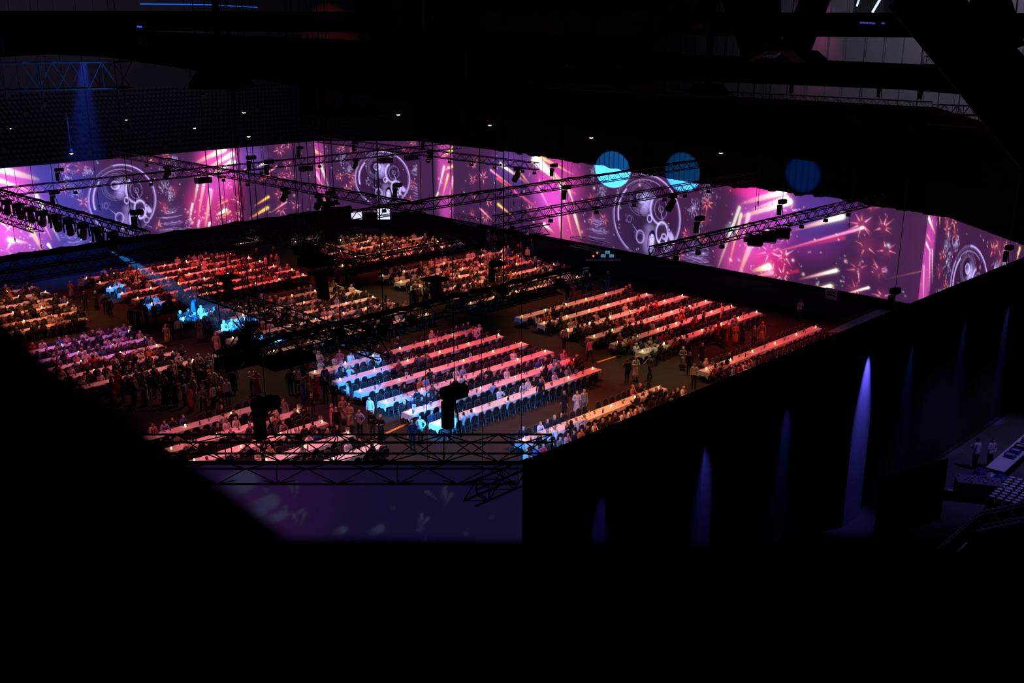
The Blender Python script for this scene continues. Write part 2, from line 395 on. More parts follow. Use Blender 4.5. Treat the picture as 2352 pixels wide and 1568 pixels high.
        s.ring(q(.12, -.03), R * .065, .045, sc(1.2), ry=R * .085)
        s.ring(q(-.14, -.5), R * .12, .05, sc(.9), ry=R * .15); s.ring(q(-.14, -.5), R * .09, .02, sc(.4)); s.ring(q(-.49, -.11), R * .06, .03, sc(.4), ry=R * .08)
        s.streak(q(-.4, -.22), q(-.22, -.4), .03, .03, sc(.8), sc(.8)); s.streak(q(-.6, .0), q(-.58, -.2), .04, .03, sc(.5), sc(.3)); s.streak(q(-.62, .0), q(-.42, .0), .02, .02, sc(.4), sc(.4))
        s.streak(q(-.42, .0), q(-.35, -.13), .02, .02, sc(.4), sc(.4))
        s.glow(q(.1, -.6), R * .15, R * .28, sc(.42), 3); s.glow(q(.15, -.25), R * .16, R * .1, sc(.25), 3)
        s.streak(q(.22, -.85), q(.22, -.45), R * .09, R * .07, (.6, .5, 1.1), (.6, .5, 1.1), .3)
        s.ring(q(.22, -.42), R * .055, .05, (-.5, -.45, -.7)); s.ring(q(.2, -.8), R * .06, .05, (-.5, -.45, -.7)); s.ring(q(.22, -.62), R * .12, .03, (-.4, -.4, -.6), ry=R * .3)
        s.ring(q(.5, -.33), R * .17, .07, (.7, .6, 1.2), ry=R * .26, fill=(.03, .01, .05)); s.ring(q(.56, -.4), R * .06, .06, (.6, .5, 1.1)); s.streak(q(.5, -.4), q(.42, -.55), .08, .1, sc(1.2), sc(1.2)); s.streak(q(.56, -.42), q(.66, -.55), .08, .1, sc(1), sc(1))
        s.streak(q(.62, -.12), q(.78, -.4), R * .05, R * .08, sc(.6), sc(.9), .3); s.ring(q(.7, -.22), R * .05, .04, (-.4, -.35, -.6)); s.ring(q(.66, -.66), R * .08, .06, sc(.6)); s.streak(q(.6, -.8), q(.8, -.9), .03, .03, sc(.6), sc(.6))
    def sheen(s):
        pass
    def build(s, inward=True, gain=1.0):
        
        I = np.clip(s.I, 0, 1.15) * gain
        sl = 0
        X = s.p.x + s.d.x * s.S; Y = s.p.y + s.d.y * s.S
        V = np.stack([X, Y, s.H], -1).reshape(-1, 3)
        idx = np.arange(s.k * s.n).reshape(s.k, s.n); q = np.stack([idx[:-1, :-1], idx[:-1, 1:], idx[1:, 1:], idx[1:, :-1]], -1).reshape(-1, 4)
        if inward: q = q[:, ::-1]
        me = bpy.data.meshes.new(s.name); me.vertices.add(len(V)); me.vertices.foreach_set('co', V.ravel())
        me.loops.add(q.size); me.loops.foreach_set('vertex_index', q.ravel().astype(np.int32)); me.polygons.add(len(q))
        me.polygons.foreach_set('loop_start', np.arange(0, q.size, 4, dtype=np.int32)); me.update(calc_edges=True)
        ca = me.color_attributes.new('picture', 'FLOAT_COLOR', 'POINT')
        ca.data.foreach_set('color', np.concatenate([I.reshape(-1, 3), np.ones((len(V), 1))], 1).astype(np.float32).ravel())
        me.materials.append(M['screen']); root = empty(s.name, (s.p.x, s.p.y, 0)); tag(root, s.label, 'screen', 'projection screens around the hall')
        o = put('picture', me, root); o.location = (-s.p.x, -s.p.y, 0)
        fb = MB(); nx = Vector((-s.d.y, s.d.x)) * (.05)
        for z in (s.h0 - .05, s.h1 + .03):
            a_ = s.p + s.d * .06; b_ = s.q - s.d * .06; fb = MB(); fb.tube((a_.x, a_.y, z), (b_.x, b_.y, z), .05, 4)
            fo = fb.build('frame_pipe', M['black'], root); fo.location = (-s.p.x, -s.p.y, 0)
        return root

YEL = (1.1, .62, .14); WHT = (1.15, 1.05, .95); MAG = (.62, .06, .36); PNK = (1.1, .28, .6); REDc = (.75, .06, .09); OR = (1.1, .28, .06); PAL = (.62, .62, .5); HOT = (.75, .05, .2)
def fan(s, cr, items):
    for (x0, y0, x1, y1, w_, c0, c1) in items:
        a = s.c(cr, x0, y0); b = s.c(cr, x1, y1); k = a[2] / F * math.sqrt(1.0) / CROP[cr][2] * 1.0
        ww = w_ * a[2] / F / CROP[cr][2] * .55
        s.streak(a, b, ww * .4, ww, c0, c1)
LW = Screen((4, YL), P_BL, 'projection_screen', 'long projection screen on the left wall with clockwork disc and pink streaks')
BW = Screen(P_BL, P_BR, 'projection_screen', 'short projection screen across the back corner with clockwork disc between pink strips')
RW = Screen(P_BR, P_CR, 'projection_screen', 'long projection screen on the right wall with comets and red starbursts')
CW = Screen(P_CR, P_CN, 'projection_screen', 'short slanting projection screen right of the seam showing an arched clockwork disc', bg=(.048, .011, .06))
# --- left wall
for (x, y, rx, ry, c) in [(1, 100, 260, 420, 2.2)]: pass
def area(s, cr, x, y, rx, ry, col, p=4, rot=0):
    a = s.c(cr, x, y); b = s.c(cr, x + rx, y); c = s.c(cr, x, y + ry); s.glow(a, abs(b[0] - a[0]), abs(a[1] - c[1]), col, p, rot)
area(LW, 1, 60, 620, 330, 420, (.6, .03, .2), 5); area(LW, 1, 250, 1100, 400, 480, (.5, .05, .32), 4); area(LW, 1, -150, 900, 400, 700, (.5, .04, .25), 6)
fan(LW, 1, [(470, 550, -80, 400, 120, YEL, WHT), (360, 690, -80, 540, 75, YEL, WHT), (200, 730, -80, 650, 45, OR, WHT), (740, 1310, 440, 730, 60, PAL, PAL), (530, 1440, 370, 1150, 75, YEL, YEL),
            (650, 1430, 600, 1360, 40, WHT, WHT), (340, 1340, 120, 1300, 70, YEL, WHT), (640, 1300, 520, 1050, 30, OR, PNK), (60, 1220, 130, 1130, 18, WHT, WHT), (160, 1210, 20, 1090, 18, WHT, WHT), (70, 1450, 130, 1350, 25, PNK, WHT)])
area(LW, 3, 560, 560, 330, 420, (.55, .06, .42), 4); area(LW, 3, 330, 1150, 260, 400, (.55, .02, .18), 4); area(LW, 3, 560, 330, 320, 180, (.5, .0, .1), 4); area(LW, 3, 1000, 380, 260, 260, (.09, .04, .3), 3); area(LW, 3, 750, 1000, 200, 500, (.3, .0, .06), 3)
fan(LW, 3, [(220, 430, 640, 225, 110, YEL, WHT), (370, 530, 770, 300, 95, YEL, WHT), (360, 700, 760, 420, 80, YEL, WHT), (560, 490, 820, 420, 50, PNK, WHT), (1200, 680, 1470, 490, 32, OR, PNK), (1150, 740, 1350, 640, 45, REDc, REDc),
            (860, 620, 980, 540, 30, OR, OR), (1120, 1110, 1340, 970, 45, OR, YEL), (1040, 1310, 1325, 1140, 60, OR, YEL), (1370, 1220, 1620, 1050, 28, OR, PNK), (500, 1120, 690, 1030, 35, REDc, OR), (530, 1250, 670, 1180, 75, WHT, WHT), (520, 1330, 740, 1200, 40, OR, OR),
            (180, 1060, 250, 670, 60, PAL, PAL), (100, 1370, 150, 1080, 45, PAL, PAL), (240, 1290, 340, 700, 62, OR, (.95, .5, .6)), (350, 1450, 440, 870, 80, YEL, (.7, .3, .6)), (235, 1470, 255, 1340, 45, WHT, PNK), (400, 1450, 420, 1380, 45, WHT, WHT), (1160, 500, 1310, 430, 50, WHT, WHT)])
for x, y, r in [(800, 410, 75), (1010, 400, 90), (790, 660, 55), (1040, 830, 60), (1040, 990, 55)]: LW.star(LW.c(1, x, y), 1.1 * r / 75, (1, .12, .12), 7)
for x, y, r in [(1190, 230, 90), (1380, 200, 80), (1320, 960, 85), (1500, 720, 90), (1380, 1040, 60), (1250, 1280, 80)]: LW.star(LW.c(2, x, y), .95 * r / 85, (1, .12, .12), 7)
for x, y, r in [(1520, 230, 95), (1660, 180, 70), (1640, 460, 90), (1690, 640, 80), (1550, 640, 90), (1510, 930, 95), (1540, 1150, 110), (1760, 1100, 80), (600, 310, 90), (830, 300, 80), (680, 750, 90), (790, 780, 90), (640, 1020, 90), (850, 1020, 80), (700, 1290, 90), (880, 1270, 80)]:
    LW.star(LW.c(3, x, y), 1.0 * r / 85, (1.1, .16, .38), 8)
a = LW.c(2, 690, 880); LW.disc(a, LW.c(2, 690, 325)[1] - a[1])
for x, y, rx, ry in [(830, 520, .7, 1.3), (950, 690, .8, 1.0), (1090, 430, .5, .4)]: LW.tuft(LW.c(1, x, y), rx, ry, 70)
for x, y, rx, ry in [(1350, 640, .8, .9), (1420, 380, 1.0, .9), (1440, 780, .35, .9)]: LW.tuft(LW.c(2, x, y), rx, ry, 80)
LW.tuft(LW.c(2, 1500, 210), .4, .4, 40, (.6, .5, 1.2))
LW.pillar(LW.c(2, 1450, 1180), 1.5, 1.5); LW.pillar(LW.c(1, 900, 1280), 1.3, 1.2)
LW.dots(170, 6, 66); LW.dots(160, 20, 34, 1, 3); LW.dots(120, LW.c(3, 0, 900)[0], LW.c(3, 900, 900)[0], 1, 3.5)
# --- back chamfer
sl, sr = BW.c(4, 85, 600)[0], BW.c(4, 2230, 600)[0]
area(BW, 4, 140, 600, 170, 900, (.5, .05, .33), 4); 
fan(BW, 4, [(260, 300, 60, 190, 80, YEL, YEL), (240, 520, 60, 450, 45, OR, YEL), (360, 790, 240, 450, 50, PAL, PAL), (270, 780, 170, 560, 45, YEL, PNK), (230, 1120, 200, 980, 50, YEL, YEL), (360, 1120, 320, 990, 50, WHT, YEL)])
a = BW.c(4, 1160, 660); BW.disc(a, BW.c(4, 1160, 245)[1] - a[1])
for x, y in [(550, 200), (720, 220), (530, 620), (700, 610), (710, 740), (1520, 200), (1630, 110), (1790, 110), (1600, 270), (1620, 740), (1570, 970), (630, 800)]: BW.star(BW.c(4, x, y), .75, (1, .14, .14), 7)
for x, y, rx, ry in [(570, 330, .6, .8), (660, 480, .5, .7), (1780, 300, .8, .9), (1650, 500, .5, .8)]: BW.tuft(BW.c(4, x, y), rx, ry, 60)
BW.pillar(BW.c(4, 1730, 880), 1.1, 1.2); BW.dots(90, 0, BW.L)
# --- right wall
area(RW, 5, 1500, 600, 330, 500, (.55, .03, .3), 4); area(RW, 5, 1400, 850, 260, 300, (.3, .04, .35), 3); area(RW, 5, 1550, 1250, 300, 260, (.5, .04, .2), 4); area(RW, 5, 900, 400, 320, 300, (.06, .03, .2), 3)
area(RW, 4, 2110, 600, 120, 900, (.5, .05, .33), 4)
fan(RW, 4, [(2060, 330, 2235, 200, 80, YEL, YEL), (2070, 540, 2235, 460, 50, OR, YEL), (2000, 860, 2090, 480, 55, PAL, PAL), (2060, 950, 2150, 600, 50, OR, YEL), (2170, 960, 2225, 640, 65, YEL, PNK), (1940, 990, 2000, 870, 45, PAL, PAL)])
W_ = RW.win(RW.c(4, 2238, 600)[0], RW.c(5, 250, 600)[0], 0, 10); RW.I[W_] = (.05, .013, .066)
fan(RW, 5, [(1760, 760, 1180, 300, 100, OR, WHT), (1720, 480, 1170, 190, 60, YEL, YEL), (1620, 620, 1190, 230, 100, YEL, WHT), (930, 690, 585, 425, 36, OR, PNK), (930, 730, 680, 540, 50, REDc, REDc), (900, 1070, 690, 900, 46, OR, YEL), (620, 1130, 440, 960, 32, OR, PNK),
            (1080, 600, 720, 340, 60, OR, WHT), (1140, 640, 980, 440, 40, OR, OR), (1300, 1000, 900, 700, 60, REDc, MAG), (1570, 1340, 1530, 1030, 75, YEL, PNK), (1640, 960, 1560, 640, 75, (.9, .5, .6), WHT), (1710, 1300, 1650, 1050, 40, OR, OR), (1840, 1370, 1750, 1050, 60, YEL, PAL),
            (1760, 960, 1650, 660, 50, PAL, PAL), (1460, 1290, 1330, 1180, 60, OR, WHT), (1420, 1000, 1240, 650, 50, PNK, PNK)])
for x, y, r in [(345, 350, 70), (340, 550, 80), (480, 530, 100), (350, 770, 70), (330, 1010, 70), (510, 1070, 100), (1130, 450, 80), (1280, 520, 100), (1130, 980, 90), (1270, 690, 80), (560, 880, 70), (390, 270, 60)]:
    RW.star(RW.c(5, x, y), .95 * r / 85, (1.1, .16, .38), 8)
a = RW.c(6, 800, 770); RW.disc(a, RW.c(6, 800, 225)[1] - a[1])
for x, y, rx, ry in [(130, 170, .6, 1.4), (240, 420, .6, 1.0), (1420, 640, .7, 1.0), (1600, 450, 1.1, 1.0), (1480, 880, .3, 1.0)]: RW.tuft(RW.c(6, x, y), rx, ry, 80)
RW.pillar(RW.c(6, 180, 960), 1.4, 1.2); RW.pillar(RW.c(6, 1460, 1260), 1.4, 1.2)
for x, y in [(110, 540), (120, 800), (270, 800), (1560, 790), (1330, 990), (1590, 600), (1540, 1040), (1240, 1270)]: RW.star(RW.c(6, x, y), .9, (1, .12, .12), 7)
area(RW, 7, 700, 500, 330, 480, (.42, .05, .4), 4); area(RW, 7, 650, 200, 330, 120, (.6, .0, .12), 4); area(RW, 7, 420, 1000, 260, 300, (.5, .04, .25), 4); area(RW, 7, 800, 1050, 220, 160, (.5, .0, .1), 3); area(RW, 7, 1250, 480, 480, 400, (.04, .02, .22), 3); area(RW, 7, 1150, 880, 400, 140, (.08, .0, .05), 3)
fan(RW, 7, [(440, 350, 940, 210, 95, OR, WHT), (560, 420, 980, 280, 60, PNK, WHT), (430, 510, 1010, 330, 95, YEL, WHT), (1020, 680, 1640, 510, 80, REDc, WHT), (1640, 510, 1665, 503, 60, (.5, .45, .5), (.5, .45, .5)), (560, 1010, 1800, 670, 34, HOT, PNK), (1750, 690, 1890, 640, 40, PNK, WHT),
            (800, 930, 1660, 760, 60, (.25, .01, .08), (.35, .02, .1)), (1130, 1260, 1570, 1155, 50, REDc, WHT), (1570, 1155, 1590, 1150, 34, (.4, .35, .02), (.4, .35, .02)), (1280, 1390, 1500, 1345, 60, OR, WHT), (1500, 1345, 1525, 1340, 40, (.4, .35, .02), (.4, .35, .02)), (1630, 1450, 1960, 1360, 30, OR, WHT),
            (570, 1160, 760, 1110, 95, YEL, WHT), (700, 1240, 1110, 1160, 50, (.3, .01, .05), (.3, .01, .05)), (150, 1130, 410, 400, 48, PAL, PAL), (285, 1090, 430, 480, 45, OR, PAL), (410, 1190, 570, 780, 95, YEL, (.7, .3, .7)), (440, 800, 520, 490, 70, (.8, .2, .5), (.9, .5, .6)), (590, 1230, 800, 1180, 60, OR, PNK)])
RW.glow(RW.c(7, 305, 680), .4, .5, (.3, .45, .6))
for x, y, r in [(820, 430, 110), (1010, 440, 90), (770, 930, 120), (950, 980, 90), (800, 1180, 90), (930, 1210, 90), (970, 740, 70), (1880, 600, 100)]: RW.star(RW.c(7, x, y), 1.1 * r / 85, (1.2, .3, .7), 8)
for x, y, r in [(150, 390, 110), (410, 430, 90), (200, 650, 130), (445, 700, 95), (110, 930, 110), (360, 950, 95), (80, 1190, 120), (400, 1260, 90), (290, 190, 60)]: RW.star(RW.c(8, x, y), 1.0 * r / 85, (1.15, .14, .3), 9)
RW.streak(RW.c(8, 440, 1050), RW.c(8, 890, 950), .03, .05, (.2, .05, .05), (.3, .08, .08))
RW.dots(230, 0, RW.L); RW.dots(80, RW.c(7, 0, 1000)[0], RW.c(7, 1900, 1000)[0], 1, 4)
# --- right chamfer
area(CW, 8, 930, 900, 70, 900, (.5, .05, .35), 6)
fan(CW, 8, [(1030, 500, 960, 320, 60, YEL, WHT), (990, 620, 940, 520, 30, OR, OR), (990, 760, 930, 620, 40, YEL, WHT), (960, 1200, 970, 700, 40, YEL, PNK), (1000, 1100, 1000, 700, 30, PAL, PAL), (890, 1330, 900, 900, 50, YEL, PNK), (2010, 830, 2050, 680, 45, YEL, YEL), (1090, 420, 1090, 300, 20, YEL, OR)])
a = CW.c(8, 1430, 1160); R_ = CW.c(8, 1430, 630)[1] - a[1]; CW.disc(a, R_)
for x, y in [(1180, 460), (1280, 520), (1180, 320), (1260, 360), (1730, 700), (1800, 640), (1890, 690), (1820, 780), (1090, 950), (1160, 1150), (1120, 760)]: CW.star(CW.c(8, x, y), .85, (1, .16, .15), 7)
for x, y, rx, ry in [(1180, 600, .8, 1.2), (1200, 800, .6, 1.4), (1290, 600, .5, .7), (1870, 820, .5, .9), (1780, 880, .5, .5), (1110, 1220, .8, .5)]: CW.tuft(CW.c(8, x, y), rx, ry, 80)
CW.dots(140, 0, CW.L)
for s_ in (LW, BW, RW, CW): s_.build()
# near chamfer screen, seen from behind: the picture glows faintly through the cloth
NW = Screen(P_NA, P_NB, 'projection_screen', 'near projection screen seen from behind, glowing dim blue violet', bg=(.0062, .0045, .028))
def npx(px, py): return NW.at(px, py)
NW.glow(npx(610, 1130), 2.4, 2.2, (.011, .0, .008), 3); NW.glow(npx(560, 1230), 1.5, 1.5, (.008, .001, .006), 3)
for x0, y0, x1, y1, w_ in [(510, 1125, 565, 1100, .42), (570, 1175, 625, 1150, .28), (590, 1205, 650, 1182, .16), (560, 1190, 600, 1175, .2), (770, 1222, 790, 1215, .12), (850, 1222, 875, 1213, .14)]:
    NW.streak(npx(x0, y0), npx(x1, y1), w_, w_, (.014, .016, .036), (.014, .016, .036), .3)
for x, y in [(600, 1110), (680, 1145), (670, 1195), (1010, 1150), (960, 1215), (690, 1210), (1020, 1165)]:
    for k_ in range(2):
        t = random.uniform(.6, 2.4); p_ = npx(x, y); NW.streak(p_, (p_[0] + .5 * math.cos(t), p_[1] + .5 * math.sin(t)), .02, .07, (.012, .01, .025), (.018, .014, .035), .6)
NW.dots(0, 0, 1)
for k_ in range(40): NW.glow((random.uniform(0, 13), random.uniform(5, 9.4)), .06, .06, (.008, .01, .02))
NW.build(inward=True)
f = MB(); 
for px_ in (672,): 
    pass
# masking drape with a ragged hem hung in front of the top of the right screen
def hem_z(t):
    y = 95.0 + (33.2 - 95.0) * t; p = proj((XR - .45, y, 9))[0]
    pts = [(980, 322), (1050, 331), (1100, 338), (1200, 354), (1320, 372), (1500, 402), (1640, 428), (1735, 432), (1830, 448), (1900, 450), (2000, 472), (2135, 490)]
    for (a0, b0), (a1, b1) in zip(pts, pts[1:]):
        if p <= a1: py = b0 + (b1 - b0) * (p - a0) / (a1 - a0); break
    else: py = 490
    return gx(p, py, XR - .45).z
pleated('curtain', (XR - .45, 95.0), (XR - .45, 33.2), hem_z, lambda t: 16.6 - .1 * t, M['maskdrape2'], .6, .1, 1, .12)
bpy.data.objects['curtain']['kind'] = 'thing'; tag(bpy.data.objects['curtain'], 'black masking drape with ragged hem above the long right screen', 'drape')
# end drape wrapping round the right corner above the slanting screen
b = MB(); A = gx(2135, 488, XR - .4); B_ = gx(2135, 236, XR - .4)
e = Vector((XR - .4, 33.2)); c2 = Vector((67, 21.2))
vs = [(e.x, e.y, 8.2), (e.x, e.y, 16.5), (c2.x, c2.y, 15.6), (c2.x, c2.y, 9.05), ]
m1 = gd(2172, 494, 74); k = Vector((-.6, .6))
vs = [(e.x, e.y, 8.35), (e.x, e.y, 16.5), (c2.x, c2.y, 15.6), (c2.x, c2.y, 9.1), ((e.x * .72 + c2.x * .28), (e.y * .72 + c2.y * .28), 8.9)]
vs2 = [(x - .06 + 0, y + .06, z) for x, y, z in vs]
b.add(vs + vs2, [(0, 1, 2, 3, 4), (9, 8, 7, 6, 5), (0, 5, 6, 1), (1, 6, 7, 2), (2, 7, 8, 3), (3, 8, 9, 4), (4, 9, 5, 0)])
tag(b.build('curtain', M['drape']), 'black masking drape above the slanting right corner screen', 'drape')
#PART2
# ------------------------------------------------------------------ furniture prototypes
TZ = .75
def table_mesh(L):
    r = empty('banquet_table')
    b = MB(); b.box((L / 2, 0, .715), (L - .04, .72, .03)); b.build('tabletop', M['wood'], r)
    n = max(2, round(L / 1.83)); 
    for i in range(n + 1):
        x = min(max(.25, i * L / n), L - .25)
        b = MB()
        for y in (-.28, .28): b.tube((x, y, 0), (x, y, .7), .018, 5)
        b.tube((x, -.28, .12), (x, .28, .12), .012, 4); b.build('leg', M['alu'], r)
    return r
def cloth_mesh(L, seed):
    """long cloth with soft uneven sides and pointed corner falls"""
    R = random.Random(seed); n = max(8, int(L / .3)); hw = .39; vs = []; fs = []
    xs = [-.02 + (L + .04) * i / n for i in range(n + 1)]
    for i, x in enumerate(xs):
        d1 = .2 + R.uniform(-.03, .03); d2 = .2 + R.uniform(-.03, .03); o1 = R.uniform(.005, .04); o2 = R.uniform(.005, .04)
        vs += [(x, -hw - o1, TZ - d1), (x, -hw, TZ + .003), (x, 0, TZ + .004), (x, hw, TZ + .003), (x, hw + o2, TZ - d2)]
    for i in range(n):
        for k in range(4):
            a = i * 5 + k; fs.append((a, a + 5, a + 6, a + 1))
    for x, s, base in ((xs[0], -1, 0), (xs[-1], 1, n * 5)):
        m = len(vs)
        ys = [-hw - .03, -hw, -hw / 2, 0, hw / 2, hw, hw + .03]; dz = [.42, .4, .27, .3, .27, .4, .42]
        top = [base + 1, base + 1, base + 2, base + 2, base + 2, base + 3, base + 3]
        vs += [(x + s * (.03 + .03 * (i % 2)), y, TZ - d) for i, (y, d) in enumerate(zip(ys, dz))]
        q = [(base, m), (base + 1, m + 1), (base + 2, m + 3), (base + 3, m + 5), (base + 4, m + 6)]
        for (a, b_), (c, d) in zip(q, q[1:]):
            if d - b_ == 2:
                fs.append((a, b_, b_ + 1, c) if s < 0 else (c, b_ + 1, b_, a)); fs.append((c, b_ + 1, d) if s < 0 else (d, b_ + 1, c))
            else: fs.append((a, b_, d, c) if s < 0 else (c, d, b_, a))
    me = bpy.data.meshes.new('tablecloth'); me.from_pydata(vs, [], fs); me.materials.append(M['cloth']); me.update(); return me

def chair_parts():
    """+Y is the way the sitter faces; origin on the floor"""
    P = {}
    b = MB(); b.box((0, .02, .43), (.42, .42, .05)); b.box((0, .02, .465), (.40, .40, .03), tip=.88); P['seat'] = (b, 'chair')
    b = MB(); arc = [(-.2, .5), (-.215, .62), (-.21, .76), (-.17, .87), (-.09, .925), (0, .94), (.09, .925), (.17, .87), (.21, .76), (.215, .62), (.2, .5)]
    yb = lambda z: -.19 - (z - .45) * .14
    n = len(arc); vs = [(x, yb(z) + .025, z) for x, z in arc] + [(x, yb(z) - .025, z) for x, z in arc]
    fs = [tuple(range(n)), tuple(range(2 * n - 1, n - 1, -1))] + [(i, n + i, n + (i + 1) % n, (i + 1) % n) for i in range(n)]
    b.add(vs, fs); P['backrest'] = (b, 'chair')
    b = MB(); pts = [(x * 1.06, yb(z), z + (.012 if z > .8 else 0)) for x, z in arc]
    for p, q in zip(pts, pts[1:]): b.tube(p, q, .013, 4, cap=False)
    for s in (-1, 1): b.tube((s * .21, -.2, .5), (s * .21, -.2, .42), .013, 4)
    b.box((0, .02, .4), (.42, .42, .02)); P['frame'] = (b, 'rim')
    for k, (x, y, y2) in enumerate([(-.19, .2, .22), (.19, .2, .22), (-.2, -.19, -.25), (.2, -.19, -.25)]):
        b = MB(); b.tube((x, y2, 0), (x, y, .4), .013, 4); P['leg%d' % k] = (b, 'rim')
    return P
CP = chair_parts()
chair0 = empty('banquet_chair'); tag(chair0, 'black round-backed banquet chair', 'chair')
for k, (b, m) in CP.items(): b.build('leg' if k[:3] == 'leg' else k, M[m], chair0)
allb = MB()
for k, (b, m) in CP.items(): allb.add(b.v, b.f, 0 if m == 'chair' else 1)
chair_me = allb.mesh('banquet_chair', [M['chair'], M['rim']])

# ------------------------------------------------------------------ people: one skinned body each, clothes and hair grown from its faces
def grow(name, pts, edges, sub=1):
    me = bpy.data.meshes.new(name); me.from_pydata([p[:3] for p in pts], edges, []); o = bpy.data.objects.new(name, me); COL.objects.link(o)
    md = o.modifiers.new('skin', 'SKIN'); md.use_smooth_shade = True
    for i, p in enumerate(pts):
        r = p[3] if isinstance(p[3], tuple) else (p[3], p[3]); o.data.skin_vertices[0].data[i].radius = r
    o.data.skin_vertices[0].data[0].use_root = True
    if sub: sb = o.modifiers.new('sub', 'SUBSURF'); sb.levels = sub; sb.render_levels = sub
    dg = bpy.context.evaluated_depsgraph_get(); ev = o.evaluated_get(dg); r = bpy.data.meshes.new_from_object(ev, depsgraph=dg)
    bpy.data.objects.remove(o); r.name = name; return r
def seg_d(p, a, b):
    ab = b - a; t = max(0, min(1, (p - a).dot(ab) / max(ab.length_squared, 1e-9))); return (p - a - ab * t).length
def figure(kind, arms, lean=0, legs=None, skirt=False, longhair=False, headturn=0, low=False):
    """kind: 'sit' or 'stand'. returns body mesh and clothes"""
    L = lean
    hz = .5 if kind == 'sit' else .92
    P = []; E = []; J = {}
    def add(n, x, y, z, r, par=None):
        J[n] = len(P); P.append((x, y, z, r))
        if par: E.append((J[par], J[n]))
    add('pelvis', 0, 0, hz, (.145, .105))
    add('waist', 0, L * .25, hz + .2, (.13, .095), 'pelvis'); add('chest', 0, L * .65, hz + .38, (.155, .11), 'waist')
    add('collar', 0, L * .95, hz + .5, (.1, .075), 'chest'); add('neck', 0, L + .01, hz + .57, .05, 'collar')
    add('jaw', .01 * headturn, L + .035, hz + .635, (.062, .07), 'neck'); add('head', .01 * headturn, L + .03, hz + .71, (.078, .09), 'jaw'); add('crown', 0, L + .01, hz + .775, (.055, .06), 'head')
    add('nose', .04 * headturn, L + .125, hz + .675, .014, 'jaw')
    for s, nm in ((-1, 'l'), (1, 'r')):
        a = arms[0 if s < 0 else 1]
        add('sh' + nm, s * .175, L * .9, hz + .475, .058, 'collar'); add('el' + nm, s * a[0], L * .6 + a[1], hz + a[2], .042, 'sh' + nm)
        add('wr' + nm, s * a[3], L * .6 + a[4], hz + a[5], .03, 'el' + nm)
        dx, dy, dz = s * (a[3] - a[0]), a[4] - a[1], a[5] - a[2]; l = math.sqrt(dx * dx + dy * dy + dz * dz) + 1e-6
        hx, hy, hzz = s * a[3] + dx / l * .09, L * .6 + a[4] + dy / l * .09, hz + a[5] + dz / l * .09
        add('ha' + nm, hx, hy, hzz, (.036, .02), 'wr' + nm)
        if not low:
            for q in (-.027, -.009, .009, .027): add('fi%s%d' % (nm, int(q * 1000)), hx + q * (1 if abs(dy) > abs(dx) else .3), hy + dy / l * .07 + (q if abs(dx) >= abs(dy) else 0), hzz + dz / l * .07 - .01, .009, 'ha' + nm)
            add('th' + nm, s * a[3] - s * .045, L * .6 + a[4] + .03 + dy / l * .03, hz + a[5] + dz / l * .04, .011, 'wr' + nm)
        if kind == 'sit':
            add('hi' + nm, s * .09, .04, hz - .01, .088, 'pelvis'); add('kn' + nm, s * .11, .42, hz - .0, .062, 'hi' + nm); add('an' + nm, s * .11, .40, .09, .042, 'kn' + nm); add('to' + nm, s * .12, .55, .045, (.04, .03), 'an' + nm)
        else:
            g = (legs or ((0, 0), (0, 0)))[0 if s < 0 else 1]
            add('hi' + nm, s * .09, 0, hz - .07, .095, 'pelvis'); add('kn' + nm, s * .1, g[0], .49, .064, 'hi' + nm); add('an' + nm, s * .1, g[1], .08, .042, 'kn' + nm); add('to' + nm, s * .115, g[1] + .16, .035, (.04, .03), 'an' + nm)
    body = grow('person', P, E, 0 if low else 1)
    V = [Vector(p[:3]) for p in P]
    lab = {'pelvis': 'B', 'waist': 'T', 'chest': 'T', 'collar': 'T', 'neck': 'S', 'jaw': 'S', 'head': 'S', 'crown': 'S', 'nose': 'S'}
    segs = []
    inv = {v: k for k, v in J.items()}
    for a, b in E:
        n = inv[b]; k = lab.get(n, {'sh': 'T', 'el': 'T', 'wr': 'T', 'ha': 'S', 'fi': 'S', 'th': 'S', 'hi': 'B', 'kn': 'B', 'an': 'B', 'to': 'F'}.get(n[:2], 'S'))
        if n == 'waist': k = 'T'
        segs.append((V[a], V[b], k, n))
    hc = V[J['head']]
    cls = []
    for p in body.polygons:
        c = Vector(p.center); best = min(segs, key=lambda s: seg_d(c, s[0], s[1]) - (.05 if s[3] in ('waist', 'chest') else 0)); k = best[2]
        if best[3] == 'neck' and c.z < V[J['collar']].z + .03: k = 'T'
        if c.z < hz - .02 and k == 'T' and best[3] in ('waist',): k = 'B'
        if k == 'S' and best[3] in ('jaw', 'head', 'crown', 'nose'):
            if c.z > hc.z + .045 or (c.y < hc.y - .005 and c.z > hc.z - (.1 if not longhair else .3)): k = 'H'
        cls.append(k)
    def shell(name, keys, off, m):
        fi = [i for i, k in enumerate(cls) if k in keys]; vm = {}; vs = []; fs = []
        for i in fi:
            f = []
            for v in body.polygons[i].vertices:
                if v not in vm: vm[v] = len(vs); q = body.vertices[v]; vs.append(q.co + q.normal * off)
                f.append(vm[v])
            fs.append(f)
        me = bpy.data.meshes.new(name); me.from_pydata([tuple(v) for v in vs], [], fs); me.materials.append(m); me.polygons.foreach_set('use_smooth', [True] * len(fs)); return me
    body.materials.append(M['skin'])
    out = {'body': body}
